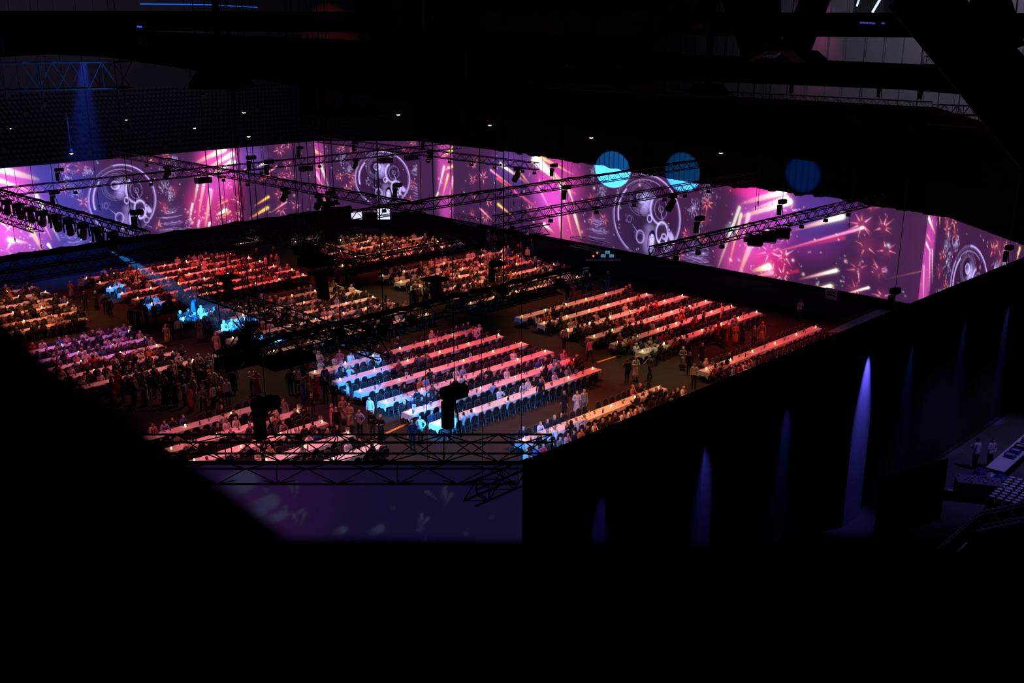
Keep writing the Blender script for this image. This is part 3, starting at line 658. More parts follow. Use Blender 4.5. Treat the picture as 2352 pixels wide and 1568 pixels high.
    if skirt:
        out['dress'] = shell('dress', 'TB' if kind == 'sit' else 'T', .014, M['fabric'])
        b = MB()
        if kind == 'stand':
            b.lathe((0, 0, 0), [(.15, hz + .08), (.17, hz - .1), (.2, .55), (.25, .22)], 10); b.v = [(x, y * .8, z) for x, y, z in b.v]
            out['skirt'] = b.mesh('skirt', M['fabric'], True)
    else:
        out['shirt'] = shell('shirt', 'T', .014, M['fabric']); out['trousers'] = shell('trousers', 'B', .012, M['fabric'])
    out['shoes'] = shell('shoes', 'F', .01, M['fabric'])
    if longhair:
        b = MB(); h = hc; b.lathe((h.x, h.y - .04, h.z), [(.04, -.27), (.085, -.2), (.1, -.05), (.1, .04), (.07, .09), (.02, .105)], 9); b.v = [(x, y if y < h.y + .02 else h.y + .02, z) for x, y, z in b.v]
        out['hair'] = b.mesh('hair', M['hair'], True)
    else: out['hair'] = shell('hair', 'H', .014, M['hair'])
    return out
TBL = (.24, .12, .22, .12, .33, .31)     # forearms resting on the table
TB2 = (.25, .1, .2, .2, .36, .3)
LAP = (.24, .02, .2, .1, .22, .08)
UP = (.27, .16, .28, .13, .25, .5)
DN = (.235, -.02, .2, .25, .03, -.05); HIP = (.32, -.03, .22, .16, .06, .03); CUP = (.24, .03, .22, .12, .26, .3); FWD = (.22, .16, .3, .12, .4, .3)
SPEC_SIT = [((TBL, TBL), .05, False), ((TB2, TBL), .12, False), ((LAP, TB2), .0, False), ((UP, TBL), .03, False), ((LAP, LAP), -.06, False), ((TBL, TB2), .06, True), ((UP, LAP), .0, True), ((TB2, TB2), .1, True)]
SPEC_ST = [((DN, DN), 0, ((0, 0), (0, 0)), False), ((CUP, DN), .02, ((.02, 0), (.05, .02)), False), ((HIP, CUP), 0, ((0, 0), (.04, 0)), False), ((DN, FWD), .04, ((.2, .3), (-.12, -.32)), False),
           ((CUP, CUP), 0, ((0, 0), (0, 0)), True), ((DN, CUP), 0, ((0, 0), (0, 0)), True), ((DN, HIP), .02, ((0, 0), (0, 0)), True), ((FWD, FWD), .3, ((.0, 0), (.05, 0)), False)]
SIT = [figure('sit', a, l, None, f, f) for a, l, f in SPEC_SIT]
STD = [figure('stand', a, l, g, f, f) for a, l, g, f in SPEC_ST]
SITL = [figure('sit', a, l, None, f, f, low=True) for a, l, f in SPEC_SIT]
STDL = [figure('stand', a, l, g, f, f, low=True) for a, l, g, f in SPEC_ST]
WHITE = (.72, .71, .72); TOPS = [('white shirt', WHITE)] * 7 + [('light blue shirt', (.3, .42, .68)), ('pale pink shirt', (.65, .4, .42))] + [('black jacket', (.015, .015, .018))] * 7 + [('navy jacket', (.02, .025, .06))] * 2 + [('grey jacket', (.12, .12, .13))] * 2
DRS = [('black dress', (.015, .014, .018))] * 5 + [('red dress', (.55, .03, .04)), ('blue dress', (.05, .12, .4)), ('white dress', (.7, .68, .66)), ('patterned beige dress', (.42, .3, .24)), ('pink dress', (.55, .2, .28)), ('orange dress', (.6, .16, .05)), ('grey dress', (.2, .19, .22))]
HAIRS = [('dark-haired', (.02, .013, .01))] * 4 + [('brown-haired', (.1, .05, .025))] * 3 + [('blond', (.45, .3, .14))] * 3 + [('grey-haired', (.4, .39, .38))] * 2 + [('bald', None)]
SKIN = [(.62, .38, .28), (.68, .43, .33), (.55, .33, .23), (.7, .46, .36)]
def look(i, standing):
    f = (SPEC_ST if standing else SPEC_SIT)[i][-1]
    h = random.choice([x for x in HAIRS if not (f and x[1] is None)]); t = random.choice(DRS if f else TOPS)
    return dict(i=i, st=standing, f=f, hair=h, top=t, skin=random.choice(SKIN), leg=(.02, .02, .025) if random.random() < .8 else (.1, .1, .12), k=random.uniform(.95, 1.04))
def make_person(lk, loc, rz, label, group):
    pr = (STD if lk['st'] else SIT)[lk['i']]
    o = put('person', pr['body'], None, loc, rz); o.scale = (lk['k'],) * 3; o.color = (*lk['skin'], 1); tag(o, label, 'person', group)
    for n, me in pr.items():
        if n == 'body': continue
        if n == 'hair' and lk['hair'][1] is None: continue
        c = put(n, me, o)
        c.color = (*(lk['hair'][1] if n == 'hair' else lk['leg'] if n == 'trousers' else (.015, .015, .015) if n == 'shoes' else lk.get('skirt', lk['top'][1]) if n == 'skirt' else lk['top'][1]), 1)
    return o
# joined crowds keep their colours in a colour layer
def vc_mat(name):
    m = bpy.data.materials.new(name); m.use_nodes = True; nt = m.node_tree; b = nt.nodes['Principled BSDF']; a = nt.nodes.new('ShaderNodeVertexColor'); a.layer_name = 'tint'
    nt.links.new(a.outputs[0], b.inputs['Base Color']); b.inputs['Roughness'].default_value = .8; return m
M['tint'] = vc_mat('crowd_tint')
def arr(me):
    v = np.zeros(len(me.vertices) * 3); me.vertices.foreach_get('co', v); li = np.zeros(len(me.loops), int); me.loops.foreach_get('vertex_index', li)
    lt = np.zeros(len(me.polygons), int); me.polygons.foreach_get('loop_total', lt); return v.reshape(-1, 3), li, lt
CACHE = {}
def join(name, items, mats, smooth=False):
    """items: (mesh, x, y, z, rz, scale, colour or None)"""
    Vs, Ls, Ts, Cs = [], [], [], []; n = 0
    for me, x, y, z, rz, k, col in items:
        if me.name not in CACHE: CACHE[me.name] = arr(me)
        v, li, lt = CACHE[me.name]; ca, sa = math.cos(rz) * k, math.sin(rz) * k
        w_ = np.stack([v[:, 0] * ca - v[:, 1] * sa + x, v[:, 0] * sa + v[:, 1] * ca + y, v[:, 2] * k + z], 1)
        Vs.append(w_); Ls.append(li + n); Ts.append(lt); n += len(v)
        if col is not None: Cs.append(np.tile(np.array([*col, 1.]), (len(v), 1)))
    V = np.concatenate(Vs); Lp = np.concatenate(Ls).astype(np.int32); T = np.concatenate(Ts)
    me = bpy.data.meshes.new(name); me.vertices.add(len(V)); me.vertices.foreach_set('co', V.ravel().astype(np.float32)); me.loops.add(len(Lp)); me.loops.foreach_set('vertex_index', Lp)
    me.polygons.add(len(T)); me.polygons.foreach_set('loop_start', np.concatenate([[0], np.cumsum(T)[:-1]]).astype(np.int32)); me.update(calc_edges=True)
    for m in mats: me.materials.append(m)
    if Cs: me.color_attributes.new('tint', 'FLOAT_COLOR', 'POINT').data.foreach_set('color', np.concatenate(Cs).astype(np.float32).ravel())
    if smooth: me.polygons.foreach_set('use_smooth', [True] * len(me.polygons))
    return put(name, me)
# ------------------------------------------------------------------ rows of tables
BLK = {  # name: (x0, x1, [y...], label)
 'A': ('right centre block', [(54.2, 67.5, 53.5), (54.1, 67.4, 51.0), (54.1, 69, 48.5), (54, 69, 46.05), (54, 68.9, 43.8), (53.8, 68.8, 41.3)]),
 'W': ('far right wall pair', [(53.5, 68.2, 35.85), (53.1, 68.1, 33.6)]),
 'N': ('near right wall pair', [(36.5, 49.1, 35.85), (34.9, 49.4, 33.55)]),
 'B': ('front centre block', [(35.2, 50.1, 53.6), (35.3, 49.9, 51.1), (35.1, 49.8, 48.5), (35, 49.7, 46.0), (34.9, 49.6, 43.6), (34.9, 49.1, 41.15)]),
 'C': ('near left block', [(21.5, 30.9, 50.7), (22.5, 30.9, 48.3), (22.5, 30.8, 45.9), (22.5, 30.8, 43.4), (22.5, 30.9, 41.0)]),
 'D': ('far left block', [(24.6, 31.7, 90), (24.6, 31.7, 87.55), (24.6, 31.6, 85.05), (24.4, 31.6, 82.5), (24.4, 31.3, 79.5), (24, 30.5, 77.1)]),
 'E': ('left flank block', [(23.5, 31.5, 71.2), (23.4, 31.5, 68.6), (22.7, 31.3, 66.4), (22.4, 31.2, 64.0), (22.2, 31.3, 61.4)]),
 'F': ('upper left block', [(35.9, 51, 90.1), (36, 51.3, 87.5), (35.9, 51.3, 85.2), (35.7, 51.1, 82.5), (35.7, 51.3, 80.0), (35.8, 50.9, 77.5)]),
 'G': ('middle block', [(35.5, 50.6, 71.65), (36.5, 50.8, 69.1), (35.7, 50.3, 66.5), (35.3, 50.3, 64.1), (35.2, 50.4, 61.6), (35.7, 50.2, 59.3)]),
 'K': ('upper centre block', [(55.3, 70.7, 72.1), (54.9, 70.3, 69.2), (54.9, 70.5, 67.0), (54.8, 70, 64.3), (54.4, 69.7, 61.7), (54.2, 68, 59.3)]),
 'J': ('back block', [(58.6, 62.9, 91.2), (57.3, 65.1, 88.2), (56.4, 67.3, 85.85), (56, 70.1, 83.4), (55.8, 69.7, 80.4), (55.1, 70.7, 78.05)])}
OCC = {  # (block, row) -> list of (side, t0, t1, probability); side F far, N near, X both ; default by block
 'A0': [('N', .18, .36, .7), ('N', .93, 1, .9)], 'A1': [('F', 0, .14, .8), ('N', 0, .14, .8), ('X', .7, .9, .4)], 'A2': [('X', 0, .3, .7), ('X', .5, .72, .7)], 'A3': [('X', 0, .42, .75), ('X', .6, .9, .25)],
 'A4': [('X', 0, .12, .6), ('F', .2, .65, .4), ('N', .3, .7, .15)], 'A5': [('X', 0, .32, .7), ('X', .38, .62, .6)], 'W0': [('F', 0, .12, .7), ('N', 0, .1, .8), ('F', .4, .5, .4)], 'W1': [('X', 0, .3, .75)],
 'N0': [('F', 0, .32, .6), ('N', .03, .35, .8), ('N', .75, 1, .9), ('F', .85, 1, .8)], 'N1': [('F', 0, .45, .85), ('F', .45, .72, .95), ('F', .85, 1, .95), ('N', 0, 1, .3)],
 'B0': [('X', 0, .45, .6), ('F', .7, 1, .7), ('N', .85, 1, .5)], 'B1': [('F', 0, .1, .3), ('N', .4, .55, .4), ('N', .27, .34, .9)], 'B2': [('N', .32, .45, .5), ('F', .1, .9, .04)], 'B3': [('X', .05, .55, .55), ('F', .8, 1, .4)], 'B4': [('F', 0, .35, .85), ('X', .4, .62, .6), ('X', .7, 1, .75)],
 'B5': [('X', 0, .18, .8), ('X', .35, .6, .45), ('F', .55, .95, .8), ('N', .8, 1, .4)]}
DEF = {'C': .4, 'D': .6, 'E': .72, 'F': .42, 'G': .58, 'K': .52, 'J': .62}
def occ(b, r, side, t):
    L = OCC.get(b + str(r))
    if L is None:
        q = DEF[b]
        if b == 'F': q = .6 if (t < .3 or .62 < t < .9) else .15
        return random.random() < q
    for s, a, c, p in L:
        if (s == 'X' or s == side) and a <= t <= c: return random.random() < p
    return False
FG = [(-200, 560), (0, 715), (90, 800), (190, 890), (260, 940), (330, 990), (400, 1040), (480, 1100), (570, 1180), (640, 1225)]
def visible(x, y, z=1.2, m=14):
    px, py, d = proj((x, y, z))
    if px < -25 or px > 2377: return False
    if px < 640:
        for (a0, b0), (a1, b1) in zip(FG, FG[1:]):
            if a0 <= px <= a1:
                if py > b0 + (b1 - b0) * (px - a0) / (a1 - a0) + m: return False
                break
    if py > 1066 + m and px < 1200: return False
    if px >= 1200 and py > 1066 - .409 * (px - 1200) + m: return False
    return True
seats = []; people = []
SEATSP = .6
tproto = {}
NT = 0
allrows = []
for bk, (bl, rows) in BLK.items():
    for ri, (x0, x1, y) in enumerate(rows):
        L = round(x1 - x0, 1); rl = '%s row, %s' % (ORD[ri], bl)
        allrows.append((bk, ri, x0, L, y, rl))
        if L not in tproto: tproto[L] = t = table_mesh(L)
        else: t = clone(tproto[L], (0, 0, 0))
        t.location = (x0, y, 0); tag(t, 'long folding banquet table, ' + rl, 'table', 'banquet tables of the ' + bl)
        c = put('tablecloth', cloth_mesh(L, ri * 7 + ord(bk)), None, (x0, y, 0)); tag(c, 'white cloth hanging over the long table, ' + rl, 'tablecloth', 'white tablecloths of the ' + bl)
        n = int(L / SEATSP); off = (L - (n - 1) * SEATSP) / 2
        for side, sg in (('F', 1), ('N', -1)):
            if (bk, ri, side) in (('N', 1, 'N'), ('W', 1, 'N')): continue      # the wall stands right behind these two tables
            for i in range(n):
                x = x0 + off + i * SEATSP + random.uniform(-.04, .04); t_ = i / max(1, n - 1)
                full = occ(bk, ri, side, t_)
                yy = y + sg * ((.66 if full else .60) + random.uniform(-.03, .08)); rz = (math.pi if sg > 0 else 0) + random.uniform(-.12, .12)
                if not full and random.random() < .07: continue
                if not full and random.random() < .05: rz += random.uniform(-1.2, 1.2); yy += sg * .25
                if not visible(x, yy, 1.25): continue
                d = proj((x, yy, .8))[2]; w_ = '%s side, %s' % ('far' if sg > 0 else 'near', rl)
                seats.append((d, x, yy, rz, i, w_, full))
                if full: people.append((d, x, yy, rz, i, w_, False))
seats.sort(); 
for k, (d, x, y, rz, i, w_, full) in enumerate(seats[:300]):
    lab = '%s black banquet chair, %s seat, %s' % ('occupied' if full else 'empty', ORD[i], w_)
    lab = lab.replace('black banquet chair', 'black chair')
    if k == 0: c = chair0; c.location = (x, y, 0); c.rotation_euler = (0, 0, rz); c['label'] = lab; c['group'] = 'black banquet chairs along the tables'
    elif k < 130: c = clone(chair0, (x, y, 0), rz, lab, 'black banquet chairs along the tables')
    else: c = put('banquet_chair', chair_me, None, (x, y, 0), rz); tag(c, lab, 'chair', 'black banquet chairs along the tables')
o1 = MB(); 
rest = seats[300:]
cf = MB(); cr = MB()
for k, (b, m) in CP.items(): (cf if m == 'chair' else cr).add(b.v, b.f)
cfm = cf.mesh('chair_fabric_all', M['chair']); crm = cr.mesh('chair_rim_all', M['rim'])
r_ = join('banquet_chairs', [(cfm, x, y, 0, rz, 1, None) for d, x, y, rz, i, w_, full in rest], [M['chair']]); tag(r_, 'black banquet chairs massed along the tables of the farther blocks', 'chair', None, 'stuff')
r2 = join('chair_frames', [(crm, x, y, 0, rz, 1, None) for d, x, y, rz, i, w_, full in rest], [M['rim']]); r2.parent = r_; r2['kind'] = 'stuff'
# ------------------------------------------------------------------ standing people: (px, py of the feet, facing deg, type, top, hair, label)
def C(n): return dict(TOPS + DRS)[n]
STP = [
 (1459, 875, 200, 4, 'white dress', 'blond', 'in a short white dress standing in the aisle'), (1440, 880, 20, 1, 'black jacket', 'brown-haired', 'in a dark suit facing the one in the white dress'),
 (1492, 872, 130, 3, 'grey jacket', 'grey-haired', 'in grey jacket walking past the lowest right centre table'), (1355, 832, 20, 3, 'pale pink shirt', 'brown-haired', 'in pink shirt walking down the centre aisle'),
 (1324, 960, 190, 4, 'white dress', 'brown-haired', 'in sleeveless white top standing behind the near wall tables'), (1340, 955, 210, 0, 'light blue shirt', 'grey-haired', 'in light blue shirt and grey trousers behind the near wall tables'),
 (1296, 800, 30, 1, 'white shirt', 'dark-haired', 'in pale shirt at the head of a right centre table'), (1296, 955, 140, 0, 'black jacket', 'dark-haired', 'in black suit beside the lowest front centre table'),
 (868, 862, 150, 2, 'white shirt', 'brown-haired', 'in white shirt lit bright blue between front centre tables'), (727, 918, 200, 4, 'red dress', 'blond', 'in long red dress left of the front centre block'),
 (709, 912, 190, 5, 'patterned beige dress', 'dark-haired', 'in long patterned dress beside the red dress'), (699, 926, 100, 5, 'blue dress', 'blond', 'in dark blue dress at the aisle left of front tables'),
 (668, 905, 190, 0, 'black jacket', 'dark-haired', 'in open black jacket and white shirt near the dark rig'), (684, 903, 190, 1, 'white shirt', 'brown-haired', 'in white shirt beside one in black jacket near rig'),
 (749, 925, 170, 0, 'navy jacket', 'grey-haired', 'in navy suit between red dress and bald man'), (770, 934, 190, 1, 'navy jacket', 'bald', 'bald, in dark suit at the left end of the blue lit table'),
 (801, 940, 100, 2, 'white shirt', 'blond', 'in white lit blue at the corner of the white table'), (852, 975, 150, 0, 'white shirt', 'brown-haired', 'in white shirt by the left table ends, seen from behind'),
 (828, 1003, 160, 2, 'light blue shirt', 'bald', 'bald, in pale blue shirt and black trousers in group'), (806, 990, 150, 4, 'patterned beige dress', 'brown-haired', 'in patterned dress in the group on the near aisle'),
 (775, 1000, 30, 0, 'black jacket', 'grey-haired', 'in black suit with back turned in the near aisle group'), (790, 975, 200, 5, 'patterned beige dress', 'blond', 'in glittering dress at the back of near aisle group'),
 (765, 990, 120, 6, 'pink dress', 'blond', 'in pale dress at the left of the near aisle group'), (857, 1008, 160, 1, 'black jacket', 'dark-haired', 'in black by the yellow floor line'), (876, 1018, 170, 4, 'black dress', 'blond', 'in black dress beside the yellow floor line'),
 (948, 1032, 200, 0, 'navy jacket', 'grey-haired', 'in dark jacket standing by the lowest blue lit table'), (966, 1018, 190, 2, 'white shirt', 'blond', 'in blue light at the end of the lowest front table'),
 (1123, 900, 180, 5, 'black dress', 'dark-haired', 'in black dress behind the lowest front centre table'), (1241, 930, 150, 0, 'black jacket', 'dark-haired', 'in black jacket near front table lower right end'),
 (1593, 890, 170, 1, 'white shirt', 'grey-haired', 'in white shirt at the end of the far right wall tables'), (1668, 860, 190, 7, 'black jacket', 'bald', 'bald, in black jacket leaning over the wall pair table end'),
 (1422, 820, 10, 5, 'orange dress', 'grey-haired', 'in dark skirt and orange top seen between the lower right centre tables'), (1567, 850, 180, 4, 'grey dress', 'blond', 'in patterned grey dress right of the lowest centre table'), (1582, 862, 190, 0, 'black jacket', 'dark-haired', 'in dark suit right of the grey patterned dress'),
 (1610, 840, 200, 1, 'black jacket', 'dark-haired', 'in black at the dark right aisle'), (1687, 785, 190, 0, 'light blue shirt', 'grey-haired', 'in blue shirt beyond the lowest right centre table'), (1730, 800, 170, 0, 'grey jacket', 'dark-haired', 'in grey in the dark right aisle'),
 (1748, 790, 150, 5, 'patterned beige dress', 'blond', 'in patterned dress in the dark right aisle'), (1704, 790, 200, 4, 'black dress', 'dark-haired', 'in black dress in the dark right aisle'), (1835, 735, 200, 1, 'white shirt', 'dark-haired', 'in white shirt alone near the right wall'),
 (1316, 690, 200, 4, 'pink dress', 'blond', 'in pink dress in the aisle above right centre block'), (1303, 690, 30, 0, 'black jacket', 'dark-haired', 'in black in the aisle above right centre block'), (1340, 678, 170, 3, 'black jacket', 'dark-haired', 'in black suit walking above the right centre block'),
 (1354, 672, 180, 5, 'black dress', 'blond', 'in black dress beside the walking one above right block'), (1395, 665, 170, 1, 'black jacket', 'dark-haired', 'in black behind the top right centre table'), (1346, 645, 190, 1, 'white shirt', 'grey-haired', 'in white shirt at the technicians desk'),
 (1328, 650, 160, 0, 'black jacket', 'blond', 'in black at the technicians desk'), (958, 700, 190, 0, 'pale pink shirt', 'brown-haired', 'in pale shirt at the lower left of upper centre block'), (950, 703, 30, 1, 'black jacket', 'dark-haired', 'in black at the lower left of upper centre block'),
 (1120, 635, 180, 0, 'light blue shirt', 'grey-haired', 'in pale blue shirt among the upper centre tables'), (888, 650, 190, 5, 'black dress', 'dark-haired', 'in black dress left of upper centre block'),
 (198, 712, 190, 0, 'navy jacket', 'blond', 'in navy suit lit blue in the left aisle'), (223, 712, 170, 4, 'black dress', 'blond', 'in dark dress lit blue in the left aisle'), (244, 722, 200, 1, 'navy jacket', 'grey-haired', 'in suit with white shirt, left aisle'),
 (255, 730, 20, 0, 'black jacket', 'dark-haired', 'in black with back turned in the left aisle'), (166, 688, 180, 4, 'pink dress', 'blond', 'in long pink dress at the far left'), (190, 680, 170, 1, 'white shirt', 'dark-haired', 'in white shirt at left end of upper left block'),
 (338, 745, 150, 0, 'navy jacket', 'grey-haired', 'in dark suit lit blue by the middle block corner'), (357, 742, 190, 1, 'black jacket', 'dark-haired', 'in black coat at the middle block corner'), (304, 755, 20, 0, 'black jacket', 'grey-haired', 'grey head turned away, in black, left aisle'),
 (320, 757, 200, 1, 'black jacket', 'blond', 'in black with white collar, left aisle'), (413, 780, 20, 0, 'white shirt', 'brown-haired', 'in white shirt with back turned by blue lit tables'), (385, 795, 180, 5, 'patterned beige dress', 'blond', 'in yellow skirt and pale top by the left aisle'),
 (395, 780, 160, 1, 'black jacket', 'dark-haired', 'in black and white vest by the yellow skirt'), (460, 785, 180, 4, 'patterned beige dress', 'blond', 'in patterned dress left of blue lit table'), (476, 778, 170, 2, 'light blue shirt', 'brown-haired', 'in blue lit shirt left of blue lit tables'),
 (488, 780, 190, 4, 'black dress', 'brown-haired', 'in black dress left of blue lit tables'), (494, 772, 20, 0, 'white shirt', 'grey-haired', 'grey head, white shirt turned away at the blue lit tables'), (499, 818, 190, 5, 'pink dress', 'blond', 'in pale pink dress in the aisle below blue lit tables'),
 (430, 715, 200, 0, 'white shirt', 'brown-haired', 'in white shirt lit cyan above the blue tables'), (455, 712, 30, 7, 'white shirt', 'bald', 'bending in cyan lit white shirt above the blue tables'), (445, 722, 180, 4, 'blue dress', 'blond', 'in cyan dress above the blue lit tables'),
 (415, 720, 190, 5, 'red dress', 'brown-haired', 'in red dress above the blue lit tables'), (508, 880, 170, 4, 'patterned beige dress', 'dark-haired', 'in long patterned dress in the near left aisle'), (524, 880, 160, 5, 'patterned beige dress', 'brown-haired', 'in brown patterned dress in the near left aisle'),
 (540, 895, 20, 1, 'light blue shirt', 'brown-haired', 'in pale shirt reaching out in the near left aisle'), (536, 905, 180, 0, 'black jacket', 'blond', 'in black below the reaching one, near left aisle'), (582, 905, 190, 2, 'white shirt', 'brown-haired', 'in white dancing near the near left tables'),
 (592, 910, 200, 4, 'pink dress', 'dark-haired', 'in pink dress by the near left tables'), (638, 985, 160, 7, 'white shirt', 'brown-haired', 'leaning over near left table in white shirt'), (655, 975, 180, 5, 'grey dress', 'brown-haired', 'in grey dress between near left tables'),
 (718, 965, 200, 1, 'black jacket', 'grey-haired', 'in black jacket and white shirt by the near left tables'), (783, 860, 180, 4, 'pink dress', 'brown-haired', 'in pale dress leaning at the top front table'), (850, 835, 190, 7, 'black jacket', 'dark-haired', 'leaning over the top front centre table'),
 (920, 820, 160, 7, 'black jacket', 'dark-haired', 'bending in dark clothes over top front table'), (1093, 800, 170, 2, 'pink dress' if 0 else 'pale pink shirt', 'brown-haired', 'in pink at front table end')]
HD = dict((n, c) for n, c in HAIRS)
for (px, py, a, i, top, hair, lab) in STP:
    p = gz(px, py, 0); lk = look(i, True); lk['top'] = (top, C(top)); lk['hair'] = (hair, HD[hair])
    if 'grey trousers' in lab: lk['leg'] = (.2, .2, .22)
    if 'dark skirt' in lab: lk['skirt'] = (.015, .015, .018); lk['top'] = ('orange top', (.4, .07, .03))
    if 'yellow skirt' in lab: lk['skirt'] = (.4, .3, .03)
    if lk['f'] and hair == 'bald': lk['hair'] = HAIRS[0]
    # facing: 180 looks towards the camera
    l2 = ('person ' if hair == 'bald' or 'head' in lab else hair + ' person ') + lab
    make_person(lk, (p.x, p.y, 0), math.radians(a - 45), l2, 'people standing in the aisles')
# loose crowds standing in the aisles
def crowd(n, cx, cy, rx, ry, where):
    out = []; tries = 0
    while len(out) < n and tries < n * 60:
        tries += 1
        p = gz(cx + random.uniform(-rx, rx), cy + random.uniform(-ry, ry), 0)
        if not visible(p.x, p.y, 1.6, 0): continue
        if all((p.x - q[1]) ** 2 + (p.y - q[2]) ** 2 > .3 for q in out + crowd.all) and not any(x0 - .4 < p.x < x0 + L + .4 and abs(p.y - y) < 1.05 for _, _, x0, L, y, _ in allrows):
            out.append((proj((p.x, p.y, 1))[2], p.x, p.y, math.radians(random.choice([135, 135, 100, 160, 200, 0, 60]) + random.uniform(-40, 40)), len(out), where, True))
    crowd.all += out; return out
crowd.all = [(0, gz(q[0], q[1], 0).x, gz(q[0], q[1], 0).y) for q in STP]
people += crowd(30, 350, 890, 110, 45, 'crowd below the left flank tables'); people += crowd(16, 480, 905, 45, 50, 'crowd in the near left aisle'); people += crowd(22, 1170, 590, 50, 26, 'crowd behind the upper centre block')
people += crowd(8, 1630, 770, 80, 30, 'dark aisle by the right centre block'); people += crowd(8, 800, 640, 35, 20, 'aisle beyond the middle block'); people += crowd(7, 700, 860, 40, 20, 'group left of the top front table')
people += crowd(8, 1010, 690, 60, 15, 'aisle under the dark rig'); people += crowd(6, 620, 620, 40, 14, 'aisle right of the upper left block')
people.sort()
NI = 300 - len(STP)
def sidx(): return random.choice([0, 0, 1, 1, 2, 3, 4, 5, 5, 6, 7])
seen = {}
id_ = lambda x, y: (round(x, 3), round(y, 3))
rank = {}
for w0 in set(q[5] for q in people if q[6]):
    for n_, q in enumerate(sorted([q for q in people if q[6] and q[5] == w0], key=lambda q: proj((q[1], q[2], 1))[0])): rank[id_(q[1], q[2])] = n_
def ORDX(n): return ORD[n] if n < len(ORD) else 'last but few'
for k, (d, x, y, rz, i, w_, st) in enumerate(people):
    lk = look(random.randrange(7) if st else sidx(), st)
    yo = 0
    if k < NI:
        desc = 'person in %s' % lk['top'][0] if lk['hair'][1] is None else '%s person in %s' % (lk['hair'][0], lk['top'][0])
        lab = '%s, %s' % (desc, '%s from left, %s' % (ORDX(rank[id_(x, y)]), w_) if st else '%s seat, %s' % (ORD[i], w_))
        if st:
            seen[lab] = seen.get(lab, 0) + 1
        make_person(lk, (x, y, 0), rz, lab.replace('patterned ', '') if len(lab.split()) > 16 else lab, 'people standing in the aisles' if st else 'people seated at the tables')
    else:
        pr = (STDL if st else SITL)[lk['i']]
        for n, me in pr.items():
            if n == 'hair' and lk['hair'][1] is None: continue
            c = lk['skin'] if n == 'body' else lk['hair'][1] if n == 'hair' else lk['leg'] if n == 'trousers' else (.015,) * 3 if n == 'shoes' else lk['top'][1]
            crowd.__dict__.setdefault('far', []).append((me, x, y, 0, rz, lk['k'], c))
        crowd.__dict__['nfar'] = crowd.__dict__.get('nfar', 0) + 1
# two people of the same look in one crowd: same words, told apart by nothing but the crowd they stand in
fr = join('crowd', crowd.far, [M['tint']], True); tag(fr, 'crowd of small seated and standing guests at the farther tables', 'crowd', None, 'stuff')
print('seats', len(seats), 'people', len(people), 'tris', sum(len(o.data.polygons) for o in bpy.data.objects if o.type == 'MESH'))
# ------------------------------------------------------------------ things on the tables
cand = empty('candle_holder')
b = MB(); b.lathe((0, 0, 0), [(.03, 0), (.042, .02), (.042, .1), (.04, .1)], 8); b.build('glass', M['glass'], cand)
b = MB(); b.lathe((0, 0, .02), [(.028, .0), (.05, .06), (.046, .11), (.01, .16)], 6); b.build('flame', M['flame'], cand)
vase = empty('vase')
b = MB(); b.lathe((0, 0, 0), [(.04, 0), (.06, .03), (.055, .1), (.03, .13), (.035, .15)], 8); b.build('bowl', M['vase'], vase)
b = MB(); R = random.Random(2)
for i in range(11):
    t = R.uniform(0, 6.28); l = R.uniform(.12, .32); p = Vector((0, 0, .12)); q = p + Vector((math.cos(t) * l * .8, math.sin(t) * l * .8, R.uniform(.05, .2)))
    b.tube(p, q, .006, 3, .003); e = Vector((math.cos(t + 1.2), math.sin(t + 1.2), .2)) * .05; b.add([q, q + e, q + e * .5 + Vector((0, 0, .03))], [(0, 1, 2)]); b.add([q * .6 + p * .4, q * .6 + p * .4 - e, q * .6 + p * .4 - e * .4 + Vector((0, 0, .04))], [(0, 1, 2)])
g = b.build('twigs', M['twig'], vase); g['kind'] = 'stuff'
card = empty('table_number_card')
b = MB(); b.box((0, 0, .02), (.06, .06, .04)); b.tube((0, 0, .04), (0, 0, .18), .006, 4); b.build('stand', M['alu'], card)
b = MB(); b.box((0, 0, .3), (.2, .012, .26)); b.build('card', M['card'], card)
b = MB()
for z, w_ in ((.37, .1), (.3, .12), (.24, .08)): b.box((0, -.009, z), (w_, .004, .035)); b.box((0, .009, z), (w_, .004, .035))
g = b.build('print', M['ink'], card); g['kind'] = 'stuff'
botl = MB(); botl.lathe((0, 0, 0), [(.037, 0), (.037, .18), (.014, .24), (.014, .3)], 7); bot_me = botl.mesh('bottle', M['bottle'])
wg = MB(); wg.lathe((0, 0, 0), [(.032, 0), (.006, .012), (.006, .09), (.035, .13), (.038, .18), (.03, .2)], 7); wg_me = wg.mesh('wine_glass', M['clear'])
ncand = nv = ncd = 0; first = {}
def thing_at(proto, key, loc, rz, label, group, cat):
    if key not in first: first[key] = 1; o = proto; o.location = loc; o.rotation_euler = (0, 0, rz)
    else: o = clone(proto, loc, rz)
    tag(o, label, cat, group); return o
small = []
for bk, ri, x0, L, y, rl in allrows:
    n = max(1, round(L / 2.7)); j = jv = 0
    for k in range(n + 1):
        x = x0 + .3 + k * (L - .6) / n
        if k < n or True:
            if visible(x, y, .8, 0):
                p = (x + random.uniform(-.15, .15), y + random.uniform(-.08, .08), TZ + .004)
                thing_at(cand, 'c', p, 0, 'lit candle in glass, %s from left, %s' % (ORD[k], rl), 'lit candles on the tables', 'candle'); ncand += 1
        xv = x + .5 * (L - .6) / n + random.uniform(-.2, .2)
        if k < n and visible(xv, y, .8, 0):
            thing_at(vase, 'v', (xv, y + random.uniform(-.08, .08), TZ + .004), random.uniform(0, 6), 'vase of dark twigs, %s from left, %s' % (ORD[k], rl), 'twig vases on the tables', 'vase'); nv += 1
    small.append((bk, ri, x0, L, y, rl))
